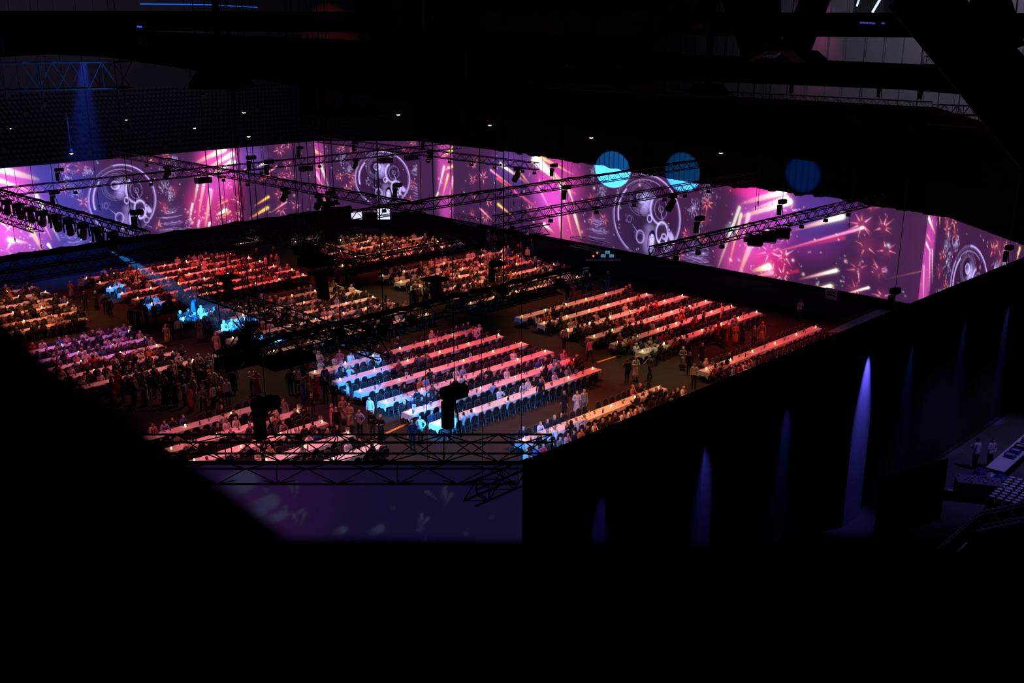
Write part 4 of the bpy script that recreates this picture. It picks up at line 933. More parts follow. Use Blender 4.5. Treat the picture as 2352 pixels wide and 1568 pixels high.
CARDS = [(1298, 727), (1399, 722), (1352, 863), (1487, 797), (925, 857), (1034, 948), (926, 925), (682, 932), (733, 960), (608, 918), (796, 983), (1075, 815), (1290, 835), (297, 745), (134, 676), (1700, 720), (1641, 838), (1570, 930)]
for q, (px, py) in enumerate(CARDS):
    p = gz(px, py, 1.0); bk, ri, x0, L, y, rl = min(allrows, key=lambda r: abs(p.y - r[4]) + max(0, r[2] - p.x, p.x - r[2] - r[3]))
    x = min(max(p.x, x0 + .2), x0 + L - .2)
    thing_at(card, 'k', (x, y, TZ + .004), -math.pi / 4, 'white table number card, %s' % rl + ', ' + ('left end' if x < x0 + L * .25 else 'left part' if x < x0 + L * .45 else 'middle' if x < x0 + L * .7 else 'right end'), 'table number cards', 'card')
nb = 0; near = sorted(small, key=lambda r: proj((r[2], r[4], 0))[2])
gcount = {}
for bk, ri, x0, L, y, rl in near[:30]:
    pts = sorted(x0 + .3 + random.random() * (L - .6) for i in range(int(L * 1.1))); row = {}
    for x in pts:
        yy = y + random.choice([-.24, .24]) + random.uniform(-.05, .05)
        if not visible(x, yy, .8, 0): continue
        me, nm = (bot_me, 'bottle') if random.random() < .35 else (wg_me, 'wine_glass')
        if gcount.get(nm, 0) >= 150: continue
        gcount[nm] = gcount.get(nm, 0) + 1; q = row[nm] = row.get(nm, -1) + 1
        o = put(nm, me, None, (x, yy, TZ + .004)); tag(o, ('dark bottle' if nm == 'bottle' else 'drinking glass') + ', %s from left, on the %s' % (ORD[q], rl), nm.replace('_', ' '), 'bottles on the tables' if nm == 'bottle' else 'drinking glasses on the tables')
#PART3
# ------------------------------------------------------------------ rigging
def truss(p, q, size, label, group='lighting trusses', m='dalu', tri=False, bay=None, wires=True):
    p = Vector(p); q = Vector(q); L = (q - p).length; d = (q - p) / L; s = Vector((-d.y, d.x, 0)).normalized(); u = d.cross(s) * -1
    if u.z < 0: u = -u
    root = empty('truss', p); tag(root, label, 'truss', group); wires = wires and not any(k_ in label for k_ in ('crossing in front', 'big lamps', 'red lit', 'rising to the right', 'floodlights', 'bank of proj', 'moving lamps', 'stage lamps', 'near double'))
    h = size / 2; C4 = [(-h, -h), (h, -h), (h, h), (-h, h)]
    for a, b in C4:
        mb = MB(); o = s * a + u * b; mb.tube(o, o + d * L, .035, 5); mb.build('chord', M[m], root)
    n = max(2, round(L / (bay or size))); st = L / n; mb = MB()
    for f in range(4):
        a = C4[f]; b = C4[(f + 1) % 4]
        for i in range(n):
            A, B = (a, b) if (i + f) % 2 else (b, a)
            mb.tube(s * A[0] + u * A[1] + d * (st * i), s * B[0] + u * B[1] + d * (st * (i + 1)), .02, 4, cap=False)
    for i in range(0, n + 1, 4):
        for f in range(4):
            a = C4[f]; b = C4[(f + 1) % 4]; mb.tube(s * a[0] + u * a[1] + d * (st * i), s * b[0] + u * b[1] + d * (st * i), .02, 4, cap=False)
    for k in ((.2, .8) if wires else ()):
        wb = MB(); a_ = u * h + d * (L * k); wb.tube(a_, a_ + Vector((0, 0, 46.45 - (p + a_).z)), .012, 4); wb.build('sling', M['black'], root)
    o = mb.build('lattice', M[m], root); o['kind'] = 'stuff'; return root
ZT = 11
TR = [((25.6, 77.4, ZT), (69.9, 77.4, ZT), 'truss crossing in front of left and back screens from the far left'), ((42.3, 95, ZT), (42.3, 50.5, ZT), 'long truss descending to the right across left screen with big lamps'),
      ((63.3, 93, ZT), (63.3, 60.3, ZT), 'truss with small red lit lamps below, in front of back screen'), ((34.2, 51.6, ZT), (77.6, 51.6, ZT), 'long truss rising to the right across middle of the right screen'),
      ((42.6, 44, ZT), (71, 44, ZT), 'truss with floodlights in front of right screen clockwork disc'), ((42, 31.6, ZT), (68, 31.6, ZT), 'truss carrying a bank of projectors before right screen comets'),
      ((25.3, 84, ZT), (25.3, 54.2, ZT), 'truss full of moving lamps with blue light at the left'), ((22.2, 74, ZT), (22.2, 61.5, ZT), 'short truss with blue lit tip at the far left'),
      ((8, 52.1, ZT), (37.8, 52.1, ZT), 'black covered truss under the left screen edge'), ((8, 56, 9.6), (38, 56, 9.6), 'faint grey truss just below the black covered truss'),
      ((34, 58.3, 9.6), (34, 46, 9.6), 'faint grey truss descending right above upper left block'), ((16.6, 31, ZT), (36.5, 31, ZT), 'black truss with stage lamps above the middle aisle'),
      ((27.6, 40.2, ZT), (43, 40.2, ZT), 'thin black truss over the back block tables'), ((21.5, 41, ZT), (21.5, 28, ZT), 'dark truss descending right over the blue lit tables')]
for p, q, lab in TR:
    t = truss(p, q, .58, lab)
# cable runs and black cloth lying on trusses
for (p, q, r, lab) in [((8, 52.1, 11.4), (37.8, 52.1, 11.4), .16, 'thick black cable bundle lying on the truss below left screen'), ((34.2, 51.6, 11.36), (77, 51.6, 11.36), .07, 'black cable bundle on truss across the middle of right screen'),
                       ((42.3, 94, 11.36), (42.3, 50.5, 11.36), .06, 'black cable bundle on truss descending across left screen'), ((16.6, 31, 11.38), (36.5, 31, 11.38), .12, 'thick black cable bundle on the truss over the middle aisle'),
                       ((42, 31.6, 11.35), (60, 31.6, 11.35), .05, 'black cable bundle on the truss carrying projectors'), ((25.3, 84, 11.36), (25.3, 54.2, 11.36), .09, 'black cable bundle on left truss of moving lamps')]:
    b = MB(); R = random.Random(4); P0 = Vector(p); P1 = Vector(q); n = 40; pr = P0
    for i in range(1, n + 1):
        c = P0.lerp(P1, i / n) + Vector((0, R.uniform(-.03, .03), R.uniform(-.04, .05))); b.tube(pr, c, r * R.uniform(.8, 1.1), 6, r * R.uniform(.8, 1.1), cap=False); pr = c
    o = b.build('cable_bundle', M['drape']); tag(o, lab, 'cable')
# near corner trusses over the near chamfer screen
nd = Vector((-1, 1, 0)).normalized(); na = Vector((20.3, 19.9, 0))
truss((20.9, 19.2, 10.05), (10.6, 29.5, 10.05), .62, 'near double truss crossing above the near tables', bay=.8)
truss(gz(1225, 1076, 9.2), gz(1078, 1138, 9.2), .5, 'short stub truss hanging over the dim near screen')
b = MB(); b.box((0, 0, .25), (.3, .3, .3)); b.lathe((0, 0, -.12), [(.13, 0), (.17, .08), (.17, .22), (.1, .26)], 8)
# structure pipe truss along the top edge of near screen
t = truss((20.3 - .1, YN + .1, 9.22), (XN + .1, 29.65 - .1, 9.22), .5, 'dim purple truss along the top edge of near screen', bay=.9)
truss(gx(1046, 499, 77), gx(1100, 512, 77), .8, 'small blue lit truss lying below back corner of right screen', m='alu', wires=False)
truss(gx(1316, 553, 76), gx(1388, 569, 76), .9, 'blue lit truss piece standing below the right screen', m='alu', wires=False)
truss(gd(-60, 178, 44), gd(300, 171, 47), 1.15, 'large blue lit truss at the upper left', m='alu', bay=.62)
# chain hoists: motor, hook, bridle and chain, each standing on its truss
def hoist(x, y, z, h, label, s=1.0, bag=True, top=30):
    r = empty('chain_hoist', (x, y, z)); tag(r, label, 'hoist', 'chain hoists')
    b = MB(); b.box((0, 0, h), (.62 * s, .42 * s, .3 * s)); b.tube((-.38 * s, 0, h), (.38 * s, 0, h), .17 * s, 8); b.build('motor', M['black'], r)
    if bag: b = MB(); b.box((-.18 * s, .1, h - .62 * s), (.26 * s, .24 * s, .75 * s)); b.build('chain_bag', M['drape'], r)
    for k in (-1, 1):
        b = MB(); b.tube((0, 0, h - .2 * s), (k * .22 * s, 0, 0), .03 * s, 4); b.build('sling', M['black'], r)
    b = MB(); b.tube((0, 0, h), (0, 0, top - z), .016, 4); b.build('chain', M['black'], r); return r
def onz(px, py, z): p = gz(px, py, z); return p.x, p.y
H = [((14.9, 25.2), 10.3, 1.15, 1.1, 'black chain hoist on the near truss before the near left tables'), ((18.9, 21.3), 10.3, 1.5, 1.1, 'tall black chain hoist at the right part of near truss'), ((42.3, 71), 11.3, 1.3, 1, 'black chain hoist with two slings on truss across left screen'),
     ((42.3, 68.5), 11.3, 1.2, 1, 'black chain hoist right beside its twin on the long left truss'), ((25.3, 55), 11.3, 1.0, .9, 'black chain hoist at the lower end of left lamp truss'), ((25.3, 66.5), 11.3, .9, .8, 'black chain hoist midway on the left lamp truss'),
     ((42.3, 53), 11.3, 1, .8, 'chain hoist in front of back screen disc foot'), ((63.3, 75), 11.3, .9, .9, 'chain hoist on the truss with red lamps'), ((36, 51.6), 11.3, 1.3, .8, 'chain hoist with V slings left of the back screen pink strip'),
     ((49, 44), 11.3, 1.1, .8, 'chain hoist before pink streaks on right screen'), ((56, 51.6), 11.3, 1.2, .8, 'chain hoist with long V slings above right screen disc'), ((46, 31.6), 11.3, 1.0, .8, 'chain hoist at left end of the projector truss'),
     ((54.5, 31.6), 11.3, .95, .8, 'chain hoist just above the bank of projectors'), ((30, 77.4), 11.3, .9, .8, 'chain hoist at the far left of the long left truss'), ((51, 77.4), 11.3, .9, .8, 'chain hoist on the truss before pink streaks of left screen'),
     ((57, 77.4), 11.3, .9, .8, 'chain hoist on truss near the left screen corner'), ((30, 31), 11.3, 1.1, .8, 'chain hoist on black truss over middle aisle'), ((45, 19.9), 9.6, .9, .8, 'chain hoist on top of the near right wall'), ((59, 19.9), 9.6, .9, .8, 'chain hoist on near right wall by the corner screen'), ((18, 31), 11.3, .8, .6, 'chain hoist at left end of the black aisle truss')]
for (x, y), z, h, s, lab in H: hoist(x, y, z, h, lab, s, True, 46.45)
# lamps: a moving head is base, yoke, head, lens
def moving_head(s=1.0, lens='lensdark'):
    r = empty('moving_lamp')
    b = MB(); b.box((0, 0, -.1), (.42 * s, .36 * s, .16 * s)); b.box((0, 0, 0), (.66, .06, .04)); b.box((0, 0, 0), (.06, .66, .04)); b.build('base', M['black'], r)
    b = MB()
    for k in (-1, 1): b.box((k * .22 * s, 0, -.36 * s), (.05 * s, .12 * s, .42 * s))
    b.box((0, 0, -.19 * s), (.46 * s, .14 * s, .05 * s)); b.build('yoke', M['black'], r)
    b = MB(); b.lathe((0, 0, -.34 * s), [(.1 * s, -.42 * s), (.16 * s, -.4 * s), (.15 * s, -.1 * s), (.13 * s, .12 * s), (.06 * s, .17 * s)], 10); hd = b.build('head', M['black'], r)
    b = MB(); b.lathe((0, 0, -.78 * s), [(.08 * s, -.005), (.11 * s, .01)], 10); b.build('lens', M[lens], hd); return r
def par_can(lens='lensdark'):
    r = empty('floodlight')
    b = MB()
    for k in (-1, 1): b.box((k * .13, 0, -.16), (.02, .04, .3))
    b.box((0, 0, -.02), (.28, .04, .03)); b.box((0, 0, -.01), (.66, .05, .03)); b.box((0, 0, -.01), (.05, .66, .03)); b.build('bracket', M['black'], r)
    b = MB(); b.box((0, 0, -.3), (.26, .24, .2), tip=.8); b.build('housing', M['black'], r)
    b = MB(); b.box((0, 0, -.405), (.22, .2, .01)); b.build('lens', M[lens], r); return r
PROTO = {}
def lampat(kind, lens, loc, label, rz=0, tilt=None, s=1.0, group='lamps on the trusses'):
    key = (kind, lens, s)
    if key not in PROTO: o = PROTO[key] = (moving_head(s, lens) if kind == 'm' else par_can(lens)); o.location = loc
    else: o = clone(PROTO[key], loc)
    o.rotation_euler = (0, 0, rz)
    if tilt:
        for c in o.children:
            if c.name.startswith('head'): c.rotation_euler = (tilt, 0, 0); c.location = (0, .34 * s * math.sin(tilt) * -1, -.34 * s + .34 * s * math.cos(tilt))
    tag(o, label, 'lamp', group); return o
for i in range(11):
    y = 79.5 - i * 2.1; blue = i in (2, 3, 4, 5, 6, 7, 8)
    lampat('m', 'lensblue' if blue else 'lensdark', (25.3, y, 10.7), '%s moving lamp %sfrom the far end of left lamp truss' % (ORD[i], 'with blue lens ' if blue else ''), -.8 + .3 * (i % 3), .5 + .12 * (i % 3), 1.5)
for i, y in enumerate([89, 84, 79.5, 75.5, 71.8, 66, 60, 54.5]): lampat('p', 'lensdark', (42.3, y, 10.715), '%s dark floodlight from the far end, truss across left screen' % ORD[i])
for i, x in enumerate([31, 37, 43, 47, 53, 60, 66]): lampat('p', 'lensdark', (x, 77.4, 10.715), '%s dark floodlight from left on the far left truss' % ORD[i])
for i, y in enumerate([86, 80, 74.5, 71.5, 68.5, 65.5, 62, 60.6]): lampat('p', 'lensred' if i > 1 else 'lensdark', (63.3, y, 10.715), '%s small floodlight from far end, %struss before back screen' % (ORD[i], 'red lit, ' if i > 1 else ''))
for i, x in enumerate([44, 47.5, 52, 56, 59.5, 62, 65, 68.5]): lampat('p', 'lensdark', (x, 44, 10.715), '%s dark floodlight from left, truss before right screen disc' % ORD[i])
for i, x in enumerate([44, 46, 48.3, 51, 55.5, 57, 60, 63]): lampat('p', 'lensdark', (x, 31.6, 10.715), '%s dark floodlight from left, projector truss' % ORD[i])
for (x, y, lab, s) in [(63.3, 62.6, 'big black moving lamp hanging from end of red lamp truss', 1.7), (60.5, 44, 'big black moving lamp before right screen disc', 1.7), (42.3, 66.5, 'black moving lamp in left screen streaks', 1.4), (42.3, 85, 'black moving lamp on top part of the truss over left disc', 1.5), (57, 77.4, 'moving lamp with white beam near left screen corner', 1.2),
                       (42.3, 62, 'black moving lamp tilted, truss before left screen stars', 1.5), (66, 77.4, 'black moving lamp before the back screen top', 1.5), (35.5, 51.6, 'black moving lamp before the back screen column', 1.5)]:
    lampat('m', 'lensdark', (x, y, 10.7), lab, .6, .5, s)
# projectors
def projector(loc, rz, label, s=1.0, n=1):
    r = empty('projector', loc, rz); tag(r, label, 'projector', 'projectors on the trusses')
    b = MB(); b.box((0, 0, -.35 * s), (1.2 * s, .8 * s, .42 * s)); b.box((0, 0, -.35 * s), (1.0 * s, .84 * s, .34 * s)); b.build('housing', M['black'], r)
    b = MB(); b.tube((0, .4 * s, -.35 * s), (0, .66 * s, -.35 * s), .12 * s, 8); b.build('lens', M['lensdark'], r)
    b = MB()
    for x in (-.55, .55):
        for y in (-.35, .35): b.tube((x * s, y * s, -.6 * s), (x * s, y * s, .05), .02, 4)
        b.tube((x * s, -.35 * s, -.6 * s), (x * s, .35 * s, -.6 * s), .02, 4); b.tube((x * s, -.4 * s, .04), (x * s, .4 * s, .04), .03, 4)
    b.build('cage', M['black'], r); return r
projector((41.5, 77.4, 10.65), 0, 'black projector in front of the left screen disc', 1.0)
projector((60.5, 77.4, 10.65), 0, 'left one of two black projectors before the back screen', 1.0); projector((63.6, 77.4, 10.65), 0, 'right one of two black projectors before the back screen', 1.0)
projector((51.5, 77.4, 10.65), 0, 'black projector before pink streaks of the left screen', .9)
for i, x in enumerate([51.8, 53.3, 54.8]): projector((x, 31.6, 10.65), .5, ['leftmost', 'middle', 'rightmost'][i] + ' of three black projectors bunched before right screen comets', 1.05)
# stage lamps lit above the middle aisle, blue and pink
for px, py, ln, lab in [(785, 803, 'lenspink', 'pink glowing lamp head above the red dress group'), (847, 787, 'lenspink', 'pink white glowing lamp head above top front table'), (945, 768, 'lenspink', 'small violet glowing lamp head right of stage lamps'), (1157, 703, 'lensblue', 'tiny white blue lamp in the dark aisle left of right centre block'), (1287, 678, 'lenspink', 'violet glowing lamp head above right centre block'),
                        (890, 772, 'lensred', 'orange glowing lamp head among the stage lamps'), (883, 790, 'lensblue', 'cyan glowing lamp head under the stage lamps')]:
    p = gz(px, py, 9.6); q = gz(px, py, 9.9)
    r = lampat('m', ln, (p.x, p.y, 10.4), lab, 2.3, -1.1, 1.1)
    b = MB(); b.tube((0, 0, -.02), (0, 0, 1.0 if px < 1000 else 15), .03, 5); b.build('drop_pipe', M['black'], r)
# rows of bright small roof lamps: a head on its own drop rod
def roof_lamp(px, py, d, ln, lab, grp, size=.16):
    p = gd(px, py, d); r = empty('roof_lamp', p); tag(r, lab, 'lamp', grp)
    b = MB(); b.lathe((0, 0, 0), [(size * .9, 0), (size, size), (size * .6, size * 2.2)], 8); b.build('housing', M['black'], r)
    b = MB(); b.lathe((0, 0, -size * .45), [(size * .35, 0), (size * .85, size * .25), (size * .9, size * .45)], 8); b.build('lens', M[ln], r)
    b = MB(); b.tube((0, 0, size * 2), (0, 0, 46.45 - p.z), .02, 4); b.build('rod', M['black'], r)
for i, (px, py) in enumerate([(1473, 153), (1503, 155), (1571, 160), (1643, 163), (1680, 166), (1717, 169), (1754, 170), (1828, 176)]): roof_lamp(px, py + 4, 100, 'lenspink', '%s pink roof lamp from left in the lit row' % ORD[i], 'row of pink roof lamps', .16 if i not in (0, 5, 7) else .1)
WL = [(763, 243, 'near the hanging hood'), (560, 258, 'above left screen streaks'), (447, 294, 'small, above left screen'), (290, 275, 'reddish, above left screen disc'), (571, 313, 'with beam, top edge of left screen'), (164, 352, 'above the left screen left part'), (24, 295, 'tiny, at the far left'), (915, 263, 'above the back screen disc'), (1125, 287, 'above right screen left end'), (1095, 247, 'tiny, under the roof beam'), (1358, 316, 'above right screen disc'), (1656, 351, 'above right screen streaks')]
for px, py, lab in WL: roof_lamp(px, py, 88, 'lens', 'white glowing roof lamp ' + lab, 'white roof lamps', .07 if 'tiny' in lab else .12 if 'small' in lab or 'reddish' in lab else .17)
# line arrays and dark hanging clusters in the middle
def line_array(p, n, label, s=1.0, top=46.45):
    r = empty('line_array_speaker', p); tag(r, label, 'speaker', 'hanging speaker columns')
    for i in range(n):
        b = MB(); a = i * .05; b.box((math.sin(a) * .3, 0, -i * .36 * s), (.75 * s, 1.0 * s, .33 * s)); b.build('cabinet', M['black'], r)
    b = MB(); b.box((0, 0, .3), (1, 1, .12)); b.tube((0, 0, .3), (0, 0, top - p[2]), .03, 4); b.build('frame', M['black'], r)
line_array(gd(752, 480, 56), 9, 'tall black hanging speaker column over upper left block', .62); line_array(gd(522, 648, 58), 5, 'black speaker column above the blue lit tables', .5); line_array(gd(738, 640, 52), 6, 'black speaker column beside the middle aisle', .55)
line_array(gd(1000, 655, 50), 4, 'black speaker column left of upper centre tables', .5)
for i, (px, py, d, w_, h) in enumerate([(548, 828, 43, 1.6, .35), (660, 826, 42, 2.0, .3), (572, 790, 43, .35, .6), (725, 600, 50, 1.3, .4), (705, 575, 52, .9, .4)]):
    p = gd(px, py, d); r = empty('rigging_platform', p, 0); tag(r, 'black hanging rigging platform, %s' % ['beside the blue lit tables', 'in front of the pink dress aisle', 'small, over the blue lit tables', 'below back speaker column', 'above back speaker column'][i], 'platform', 'black rigging platforms')
    b = MB(); b.box((0, 0, 0), (w_, 1.2, h)); b.build('deck', M['drape'], r)
    for x in (-w_ / 2 + .1, w_ / 2 - .1): b = MB(); b.tube((x, 0, h / 2), (x, 0, 46.45 - p.z), .02, 4); b.build('wire', M['black'], r)
    b = MB(); R = random.Random(i)
    for k in range(9): a_ = Vector((R.uniform(-w_ / 2, w_ / 2), R.uniform(-.5, .5), h / 2)); c_ = a_ + Vector((R.uniform(-.8, .8), R.uniform(-.3, .3), R.uniform(.2, .9))); b.tube(a_, c_, .03, 4)
    o = b.build('rail', M['black'], r); o['kind'] = 'stuff'
# thin hanging wires with hooks in front of the screens
for i, (px, y0, d) in enumerate([(35, 555, 60), (95, 570, 55), (228, 480, 55), (560, 480, 66), (1180, 470, 70), (1313, 430, 75), (1245, 440, 75), (1741, 470, 60), (1950, 520, 62), (1735, 480, 66)]):
    p = gd(px, y0, d); r = empty('hanging_wire', p); tag(r, 'thin dark hanging wire with hook, %s from left' % ORD[[0, 1, 2, 3, 4, 6, 5, 8, 9, 7][i]], 'wire', 'thin hanging wires')
    b = MB(); b.tube((0, 0, .15), (0, 0, 46.45 - p.z), .014, 4); b.build('wire', M['black'], r)
    b = MB(); b.tube((0, 0, .2), (0, 0, 0), .045, 5, .02); b.tube((0, 0, 0), (.1, 0, -.08), .02, 4); b.build('hook', M['black'], r)

# ------------------------------------------------------------------ catwalks, roof steel and the stands
def girder(a, b, d0, d1, t0, t1, wid=1.2, name='roof_girder', m='beam', label=None, cat='beam'):
    A = gd(a[0], a[1], d0); B = gd(b[0], b[1], d1); d = (B - A).normalized(); s = Vector((-d.y, d.x, 0)).normalized() * (wid / 2); u = Vector((0, 0, 1)) if abs(d.z) < .8 else Vector((d.x, d.y, 0)).normalized()
    if abs(d.z) >= .5: u = d.cross(s).normalized()
    vs = []
    for P_, t, dd in ((A, t0, d0), (B, t1, d1)):
        h = t * dd / F / 2
        vs += [P_ - s - u * h, P_ + s - u * h, P_ + s + u * h, P_ - s + u * h]
    mb = MB(); mb.add(vs, [(3, 2, 1, 0), (4, 5, 6, 7), (0, 1, 5, 4), (1, 2, 6, 5), (2, 3, 7, 6), (3, 0, 4, 7)]); o = mb.build(name, M[m]); tag(o, label, cat); return o
G = [((-80, 46), (2420, 60), 75, 75, 40, 56, 'long black roof beam across the top of the view'), ((-80, 85), (2420, 190), 62, 62, 60, 56, 'black roof beam sloping slightly down to the right, second from top'),
     ((150, 100), (2250, 368), 48, 40, 26, 108, 'wide black roof beam descending from upper left to right'), ((640, 130), (1070, 148), 46, 46, 70, 60, 'short black beam under the roof strut node'), ((-80, 88), (330, 100), 58, 58, 90, 26, 'black beam end at the upper left'),
     ((1100, 106), (2380, 208), 55, 55, 32, 44, 'black roof beam above the magenta lit wall strip'), ((1300, 172), (2360, 300), 70, 70, 20, 24, 'slim dark roof beam at right')]
G = [g for g in G if 'slim' not in g[-1]]
for a, b_, d0, d1, t0, t1, lab in G: girder(a, b_, d0, d1, t0, t1, 1.4, label=lab)
for i, (a, b_, t0, t1, lab) in enumerate([((840, -20), (905, 120), 60, 60, 'thick black roof strut leaning right, left of the node'), ((950, -20), (948, 120), 46, 46, 'thick upright black roof strut at the node'), ((1085, -20), (1000, 120), 90, 60, 'thick black roof strut leaning left, right of the node'),
     ((1690, -20), (1745, 130), 60, 60, 'black roof strut left of the bright tubes'), ((1765, -20), (1768, 120), 44, 44, 'upright black roof strut left of the bright tubes'), ((1880, -20), (1820, 130), 50, 60, 'black roof strut leaning left beside bright tubes'),
     ((1540, -20), (1600, 60), 20, 20, 'thin black strut at the top, right of centre'), ((1640, -20), (1600, 60), 20, 20, 'thin black strut leaning left at the top right of centre'), ((2090, -30), (2420, 330), 120, 170, 'massive black roof arm descending at the far right'), ((2270, -20), (2300, 120), 70, 90, 'black strut in the top right corner'), ((2160, -30), (2215, 60), 24, 24, 'thin black strut near the top right corner')]):
    girder(a, b_, 44, 44, t0, t1, .8, 'roof_strut', 'beam', lab, 'strut')
def hood(px, py, d, R, h, lab, stem=6):
    p = gd(px, py, d); r = empty('roof_hood', p); tag(r, lab, 'lamp hood', 'hanging roof hoods')
    b = MB(); b.lathe((0, 0, 0), [(R, -h / 2), (R * 1.02, -h * .3), (R * .62, h / 2), (R * .3, h * .55)], 14); b.build('hood', M['beam'], r)
    b = MB(); b.tube((0, 0, h / 2), (0, 0, stem), .18, 6); b.build('stem', M['beam'], r)
hood(508, 178, 50, 1.55, 1.0, 'dark hanging roof hood at upper left'); hood(798, 256, 50, 1.9, .35, 'flat dark disc hanging on a stem left of centre', 3); hood(1362, 138, 55, 1.45, .75, 'dark roof hood above the centre right beam'); hood(1625, 205, 50, 1.1, .5, 'dark roof hood on the masking drape edge', 4); hood(1840, 128, 60, 1.5, .6, 'dark roof hood before the grey wall strip', 4); hood(960, 130, 46, 2.1, 1.3, 'broad black node where the roof struts meet', 3)
for px, py, h, lab in [(706, 235, 2.6, 'left dark pillar hanging above the left screen'), (752, 245, 3.2, 'right dark pillar hanging above left screen corner')]:
    p = gd(px, py, 60); b = MB(); b.box((0, 0, 0), (.7, .7, h)); o = b.build('hanging_duct', M['beam'], None, p); tag(o, lab, 'duct')
# enclosing stands and far walls
b = MB(); b.box((60, 150, 22), (300, 1, 50)); struct('wall_far_left', b, M['concrete']); b = MB(); b.box((150, 60, 22), (1, 300, 50)); struct('wall_far_right', b, M['concrete'])
b = MB(); b.box((60, 60, 47), (330, 330, 1)); struct('ceiling', b, M['beam'])
b = MB()
for i in range(60): b.box((149.3, -30 + i * 3, 22), (.4, .25, 44))
o = struct('trim_2', b, M['concrete'])
def stand(name, ax, c0, z0, n, l0, l1, lab):
    root = empty(name); tag(root, None, None, None, 'structure'); b = MB(); items = []; sm = MB(); sm.box((0, 0, .25), (.46, .42, .06)); sm.box((0, .2, .5), (.46, .05, .5)); sme = sm.mesh('seat_pair', M['seatm'])
    for i in range(n):
        c = c0 + i * .95; z = z0 + i * .48
        if ax == 'y': b.box(((l0 + l1) / 2, c + .475, z / 2), (l1 - l0, .95, z))
        else: b.box((c + .475, (l0 + l1) / 2, z / 2), (.95, l1 - l0, z))
        for k in range(int((l1 - l0) / .6)):
            l = l0 + .3 + k * .6
            if random.random() < .03: continue
            items.append((sme, l, c + .5, z, 0, 1, None) if ax == 'y' else (sme, c + .5, l, z, -math.pi / 2, 1, None))
    o = b.build('tier', M['concrete'], root); o['kind'] = 'structure'
    s_ = join('stand_seats', items, [M['seatm']]); s_.parent = root; s_['kind'] = 'stuff'
stand('floor_stand_left', 'y', 112, 3, 24, 0, 104, ''); stand('floor_stand_right', 'x', 90, 4, 16, 30, 110, '')
light('SPOT', (50, 90, 42), (50, 125, 8), 5200, (.34, .3, .75), 120, 1, 1, 'stand_fill')  # added purple fill that lifts the dark seat tiers; no fixture there
light('SPOT', (120, 60, 42), (150, 50, 25), 38000, (.5, .47, .72), 150, 1, 1, 'unseen_roof_light')  # unseen fill, added to bring the far right wall out of black
light('SPOT', (60, 120, 40), (60, 150, 28), 4200, (.4, .34, .6), 150, 1, 1, 'unseen_roof_light')  # weaker added fill for the far left wall
pw = gx(1855, 190, 149); light('SPOT', (142, pw.y + 1, 33), (149.4, pw.y, 22), 7000, (1, .12, .45), 42, 1, .3, 'unseen_roof_light')
pw = gy(760, 78, 149); light('SPOT', (pw.x, 142, pw.z + 4), (pw.x, 149.5, pw.z), 300, (1, .08, .1), 75, .5, .3, 'unseen_roof_light')
# thin beam lamps and bright tubes under the roof at the top
def tube_light(a, b_, d, r, m, lab):
    mb = MB(); A = gd(*a, d); mb.tube((0, 0, 0), gd(*b_, d) - A, r, 6); o = mb.build('light_tube', M[m], None, A); tag(o, lab, 'light tube', 'light tubes under the roof')
tube_light((2004, 28), (2024, -6), 90, .11, 'whiteneon', 'bright white slanting tube at the top right'); tube_light((1968, 14), (1974, -4), 90, .08, 'whiteneon', 'short white slanting tube left of the long one'); tube_light((322, 9), (500, 11), 60, .035, 'blueneon', 'long blue light line at the top left')
tube_light((500, 12), (592, 17), 60, .02, 'blueneon', 'faint blue light line continuing to the right'); tube_light((315, 61), (326, 62), 60, .05, 'blueneon', 'tiny blue light below the beam at top left'); tube_light((1975, 52), (2010, 54), 60, .05, 'purpleneon', 'violet light line under the top right beam'); tube_light((2025, 53), (2032, 54), 60, .05, 'purpleneon', 'short violet light line beside the longer one')
b = MB(); p = gd(2012, 12, 110); b.box((0, 0, 0), (3.4, 3.4, 2.0)); tag(b.build('roof_panel', M['concrete'], None, p), 'grey lit panel behind the bright slanting tubes', 'panel')
light('SPOT', gd(2000, 60, 100), gd(2012, 12, 109), 300, (.6, .7, 1), 80, .8, .2, 'unseen_roof_light')
# masking rig seen top right: truss with fringe on the top edge of the drape
truss((XR - .9, 95, 16.75), (XR - .9, 33.4, 16.65), .5, 'black truss along the top edge of the masking drape'); truss(gd(2148, 250, 70), gd(2380, 262, 62), .6, 'dim truss at the right end above slanting screen'); truss(gd(2140, 272, 66), gd(2380, 286, 60), .7, 'second dim truss at right end below the first'); truss(gd(1765, 172, 90), gd(1828, 176, 90), .5, 'short dark truss under the magenta lit wall'); truss(gd(2125, 138, 80), gd(2235, 146, 80), .6, 'short truss before the upper grey wall strip')
for i, y in enumerate([gx(q_, 225, XR - .9).y for q_ in (1820, 1975, 2022, 2118)]): 
    q = hoist(XR - .9, y, 17.0, 1.0, 'chain hoist on top of masking drape, %s from left' % ORD[i], .9, i != 1, 46.45)
# faint lettering on the far wall
cu = bpy.data.curves.new('lettering', 'FONT'); cu.body = 'telenor'; cu.size = 3.4; cu.extrude = .03; to = bpy.data.objects.new('lettering', cu); COL.objects.link(to)
dg = bpy.context.evaluated_depsgraph_get(); me = bpy.data.meshes.new_from_object(to.evaluated_get(dg), depsgraph=dg); bpy.data.objects.remove(to)
me.materials.append(M['seatm']); pt = gx(1248, 155, 149); r = put('wall_sign', me, None, (149.1, pt.y, pt.z)); r.rotation_euler = (math.pi / 2, 0, -math.pi / 2); tag(r, 'faint dark wall lettering high on the far grey wall', 'sign')

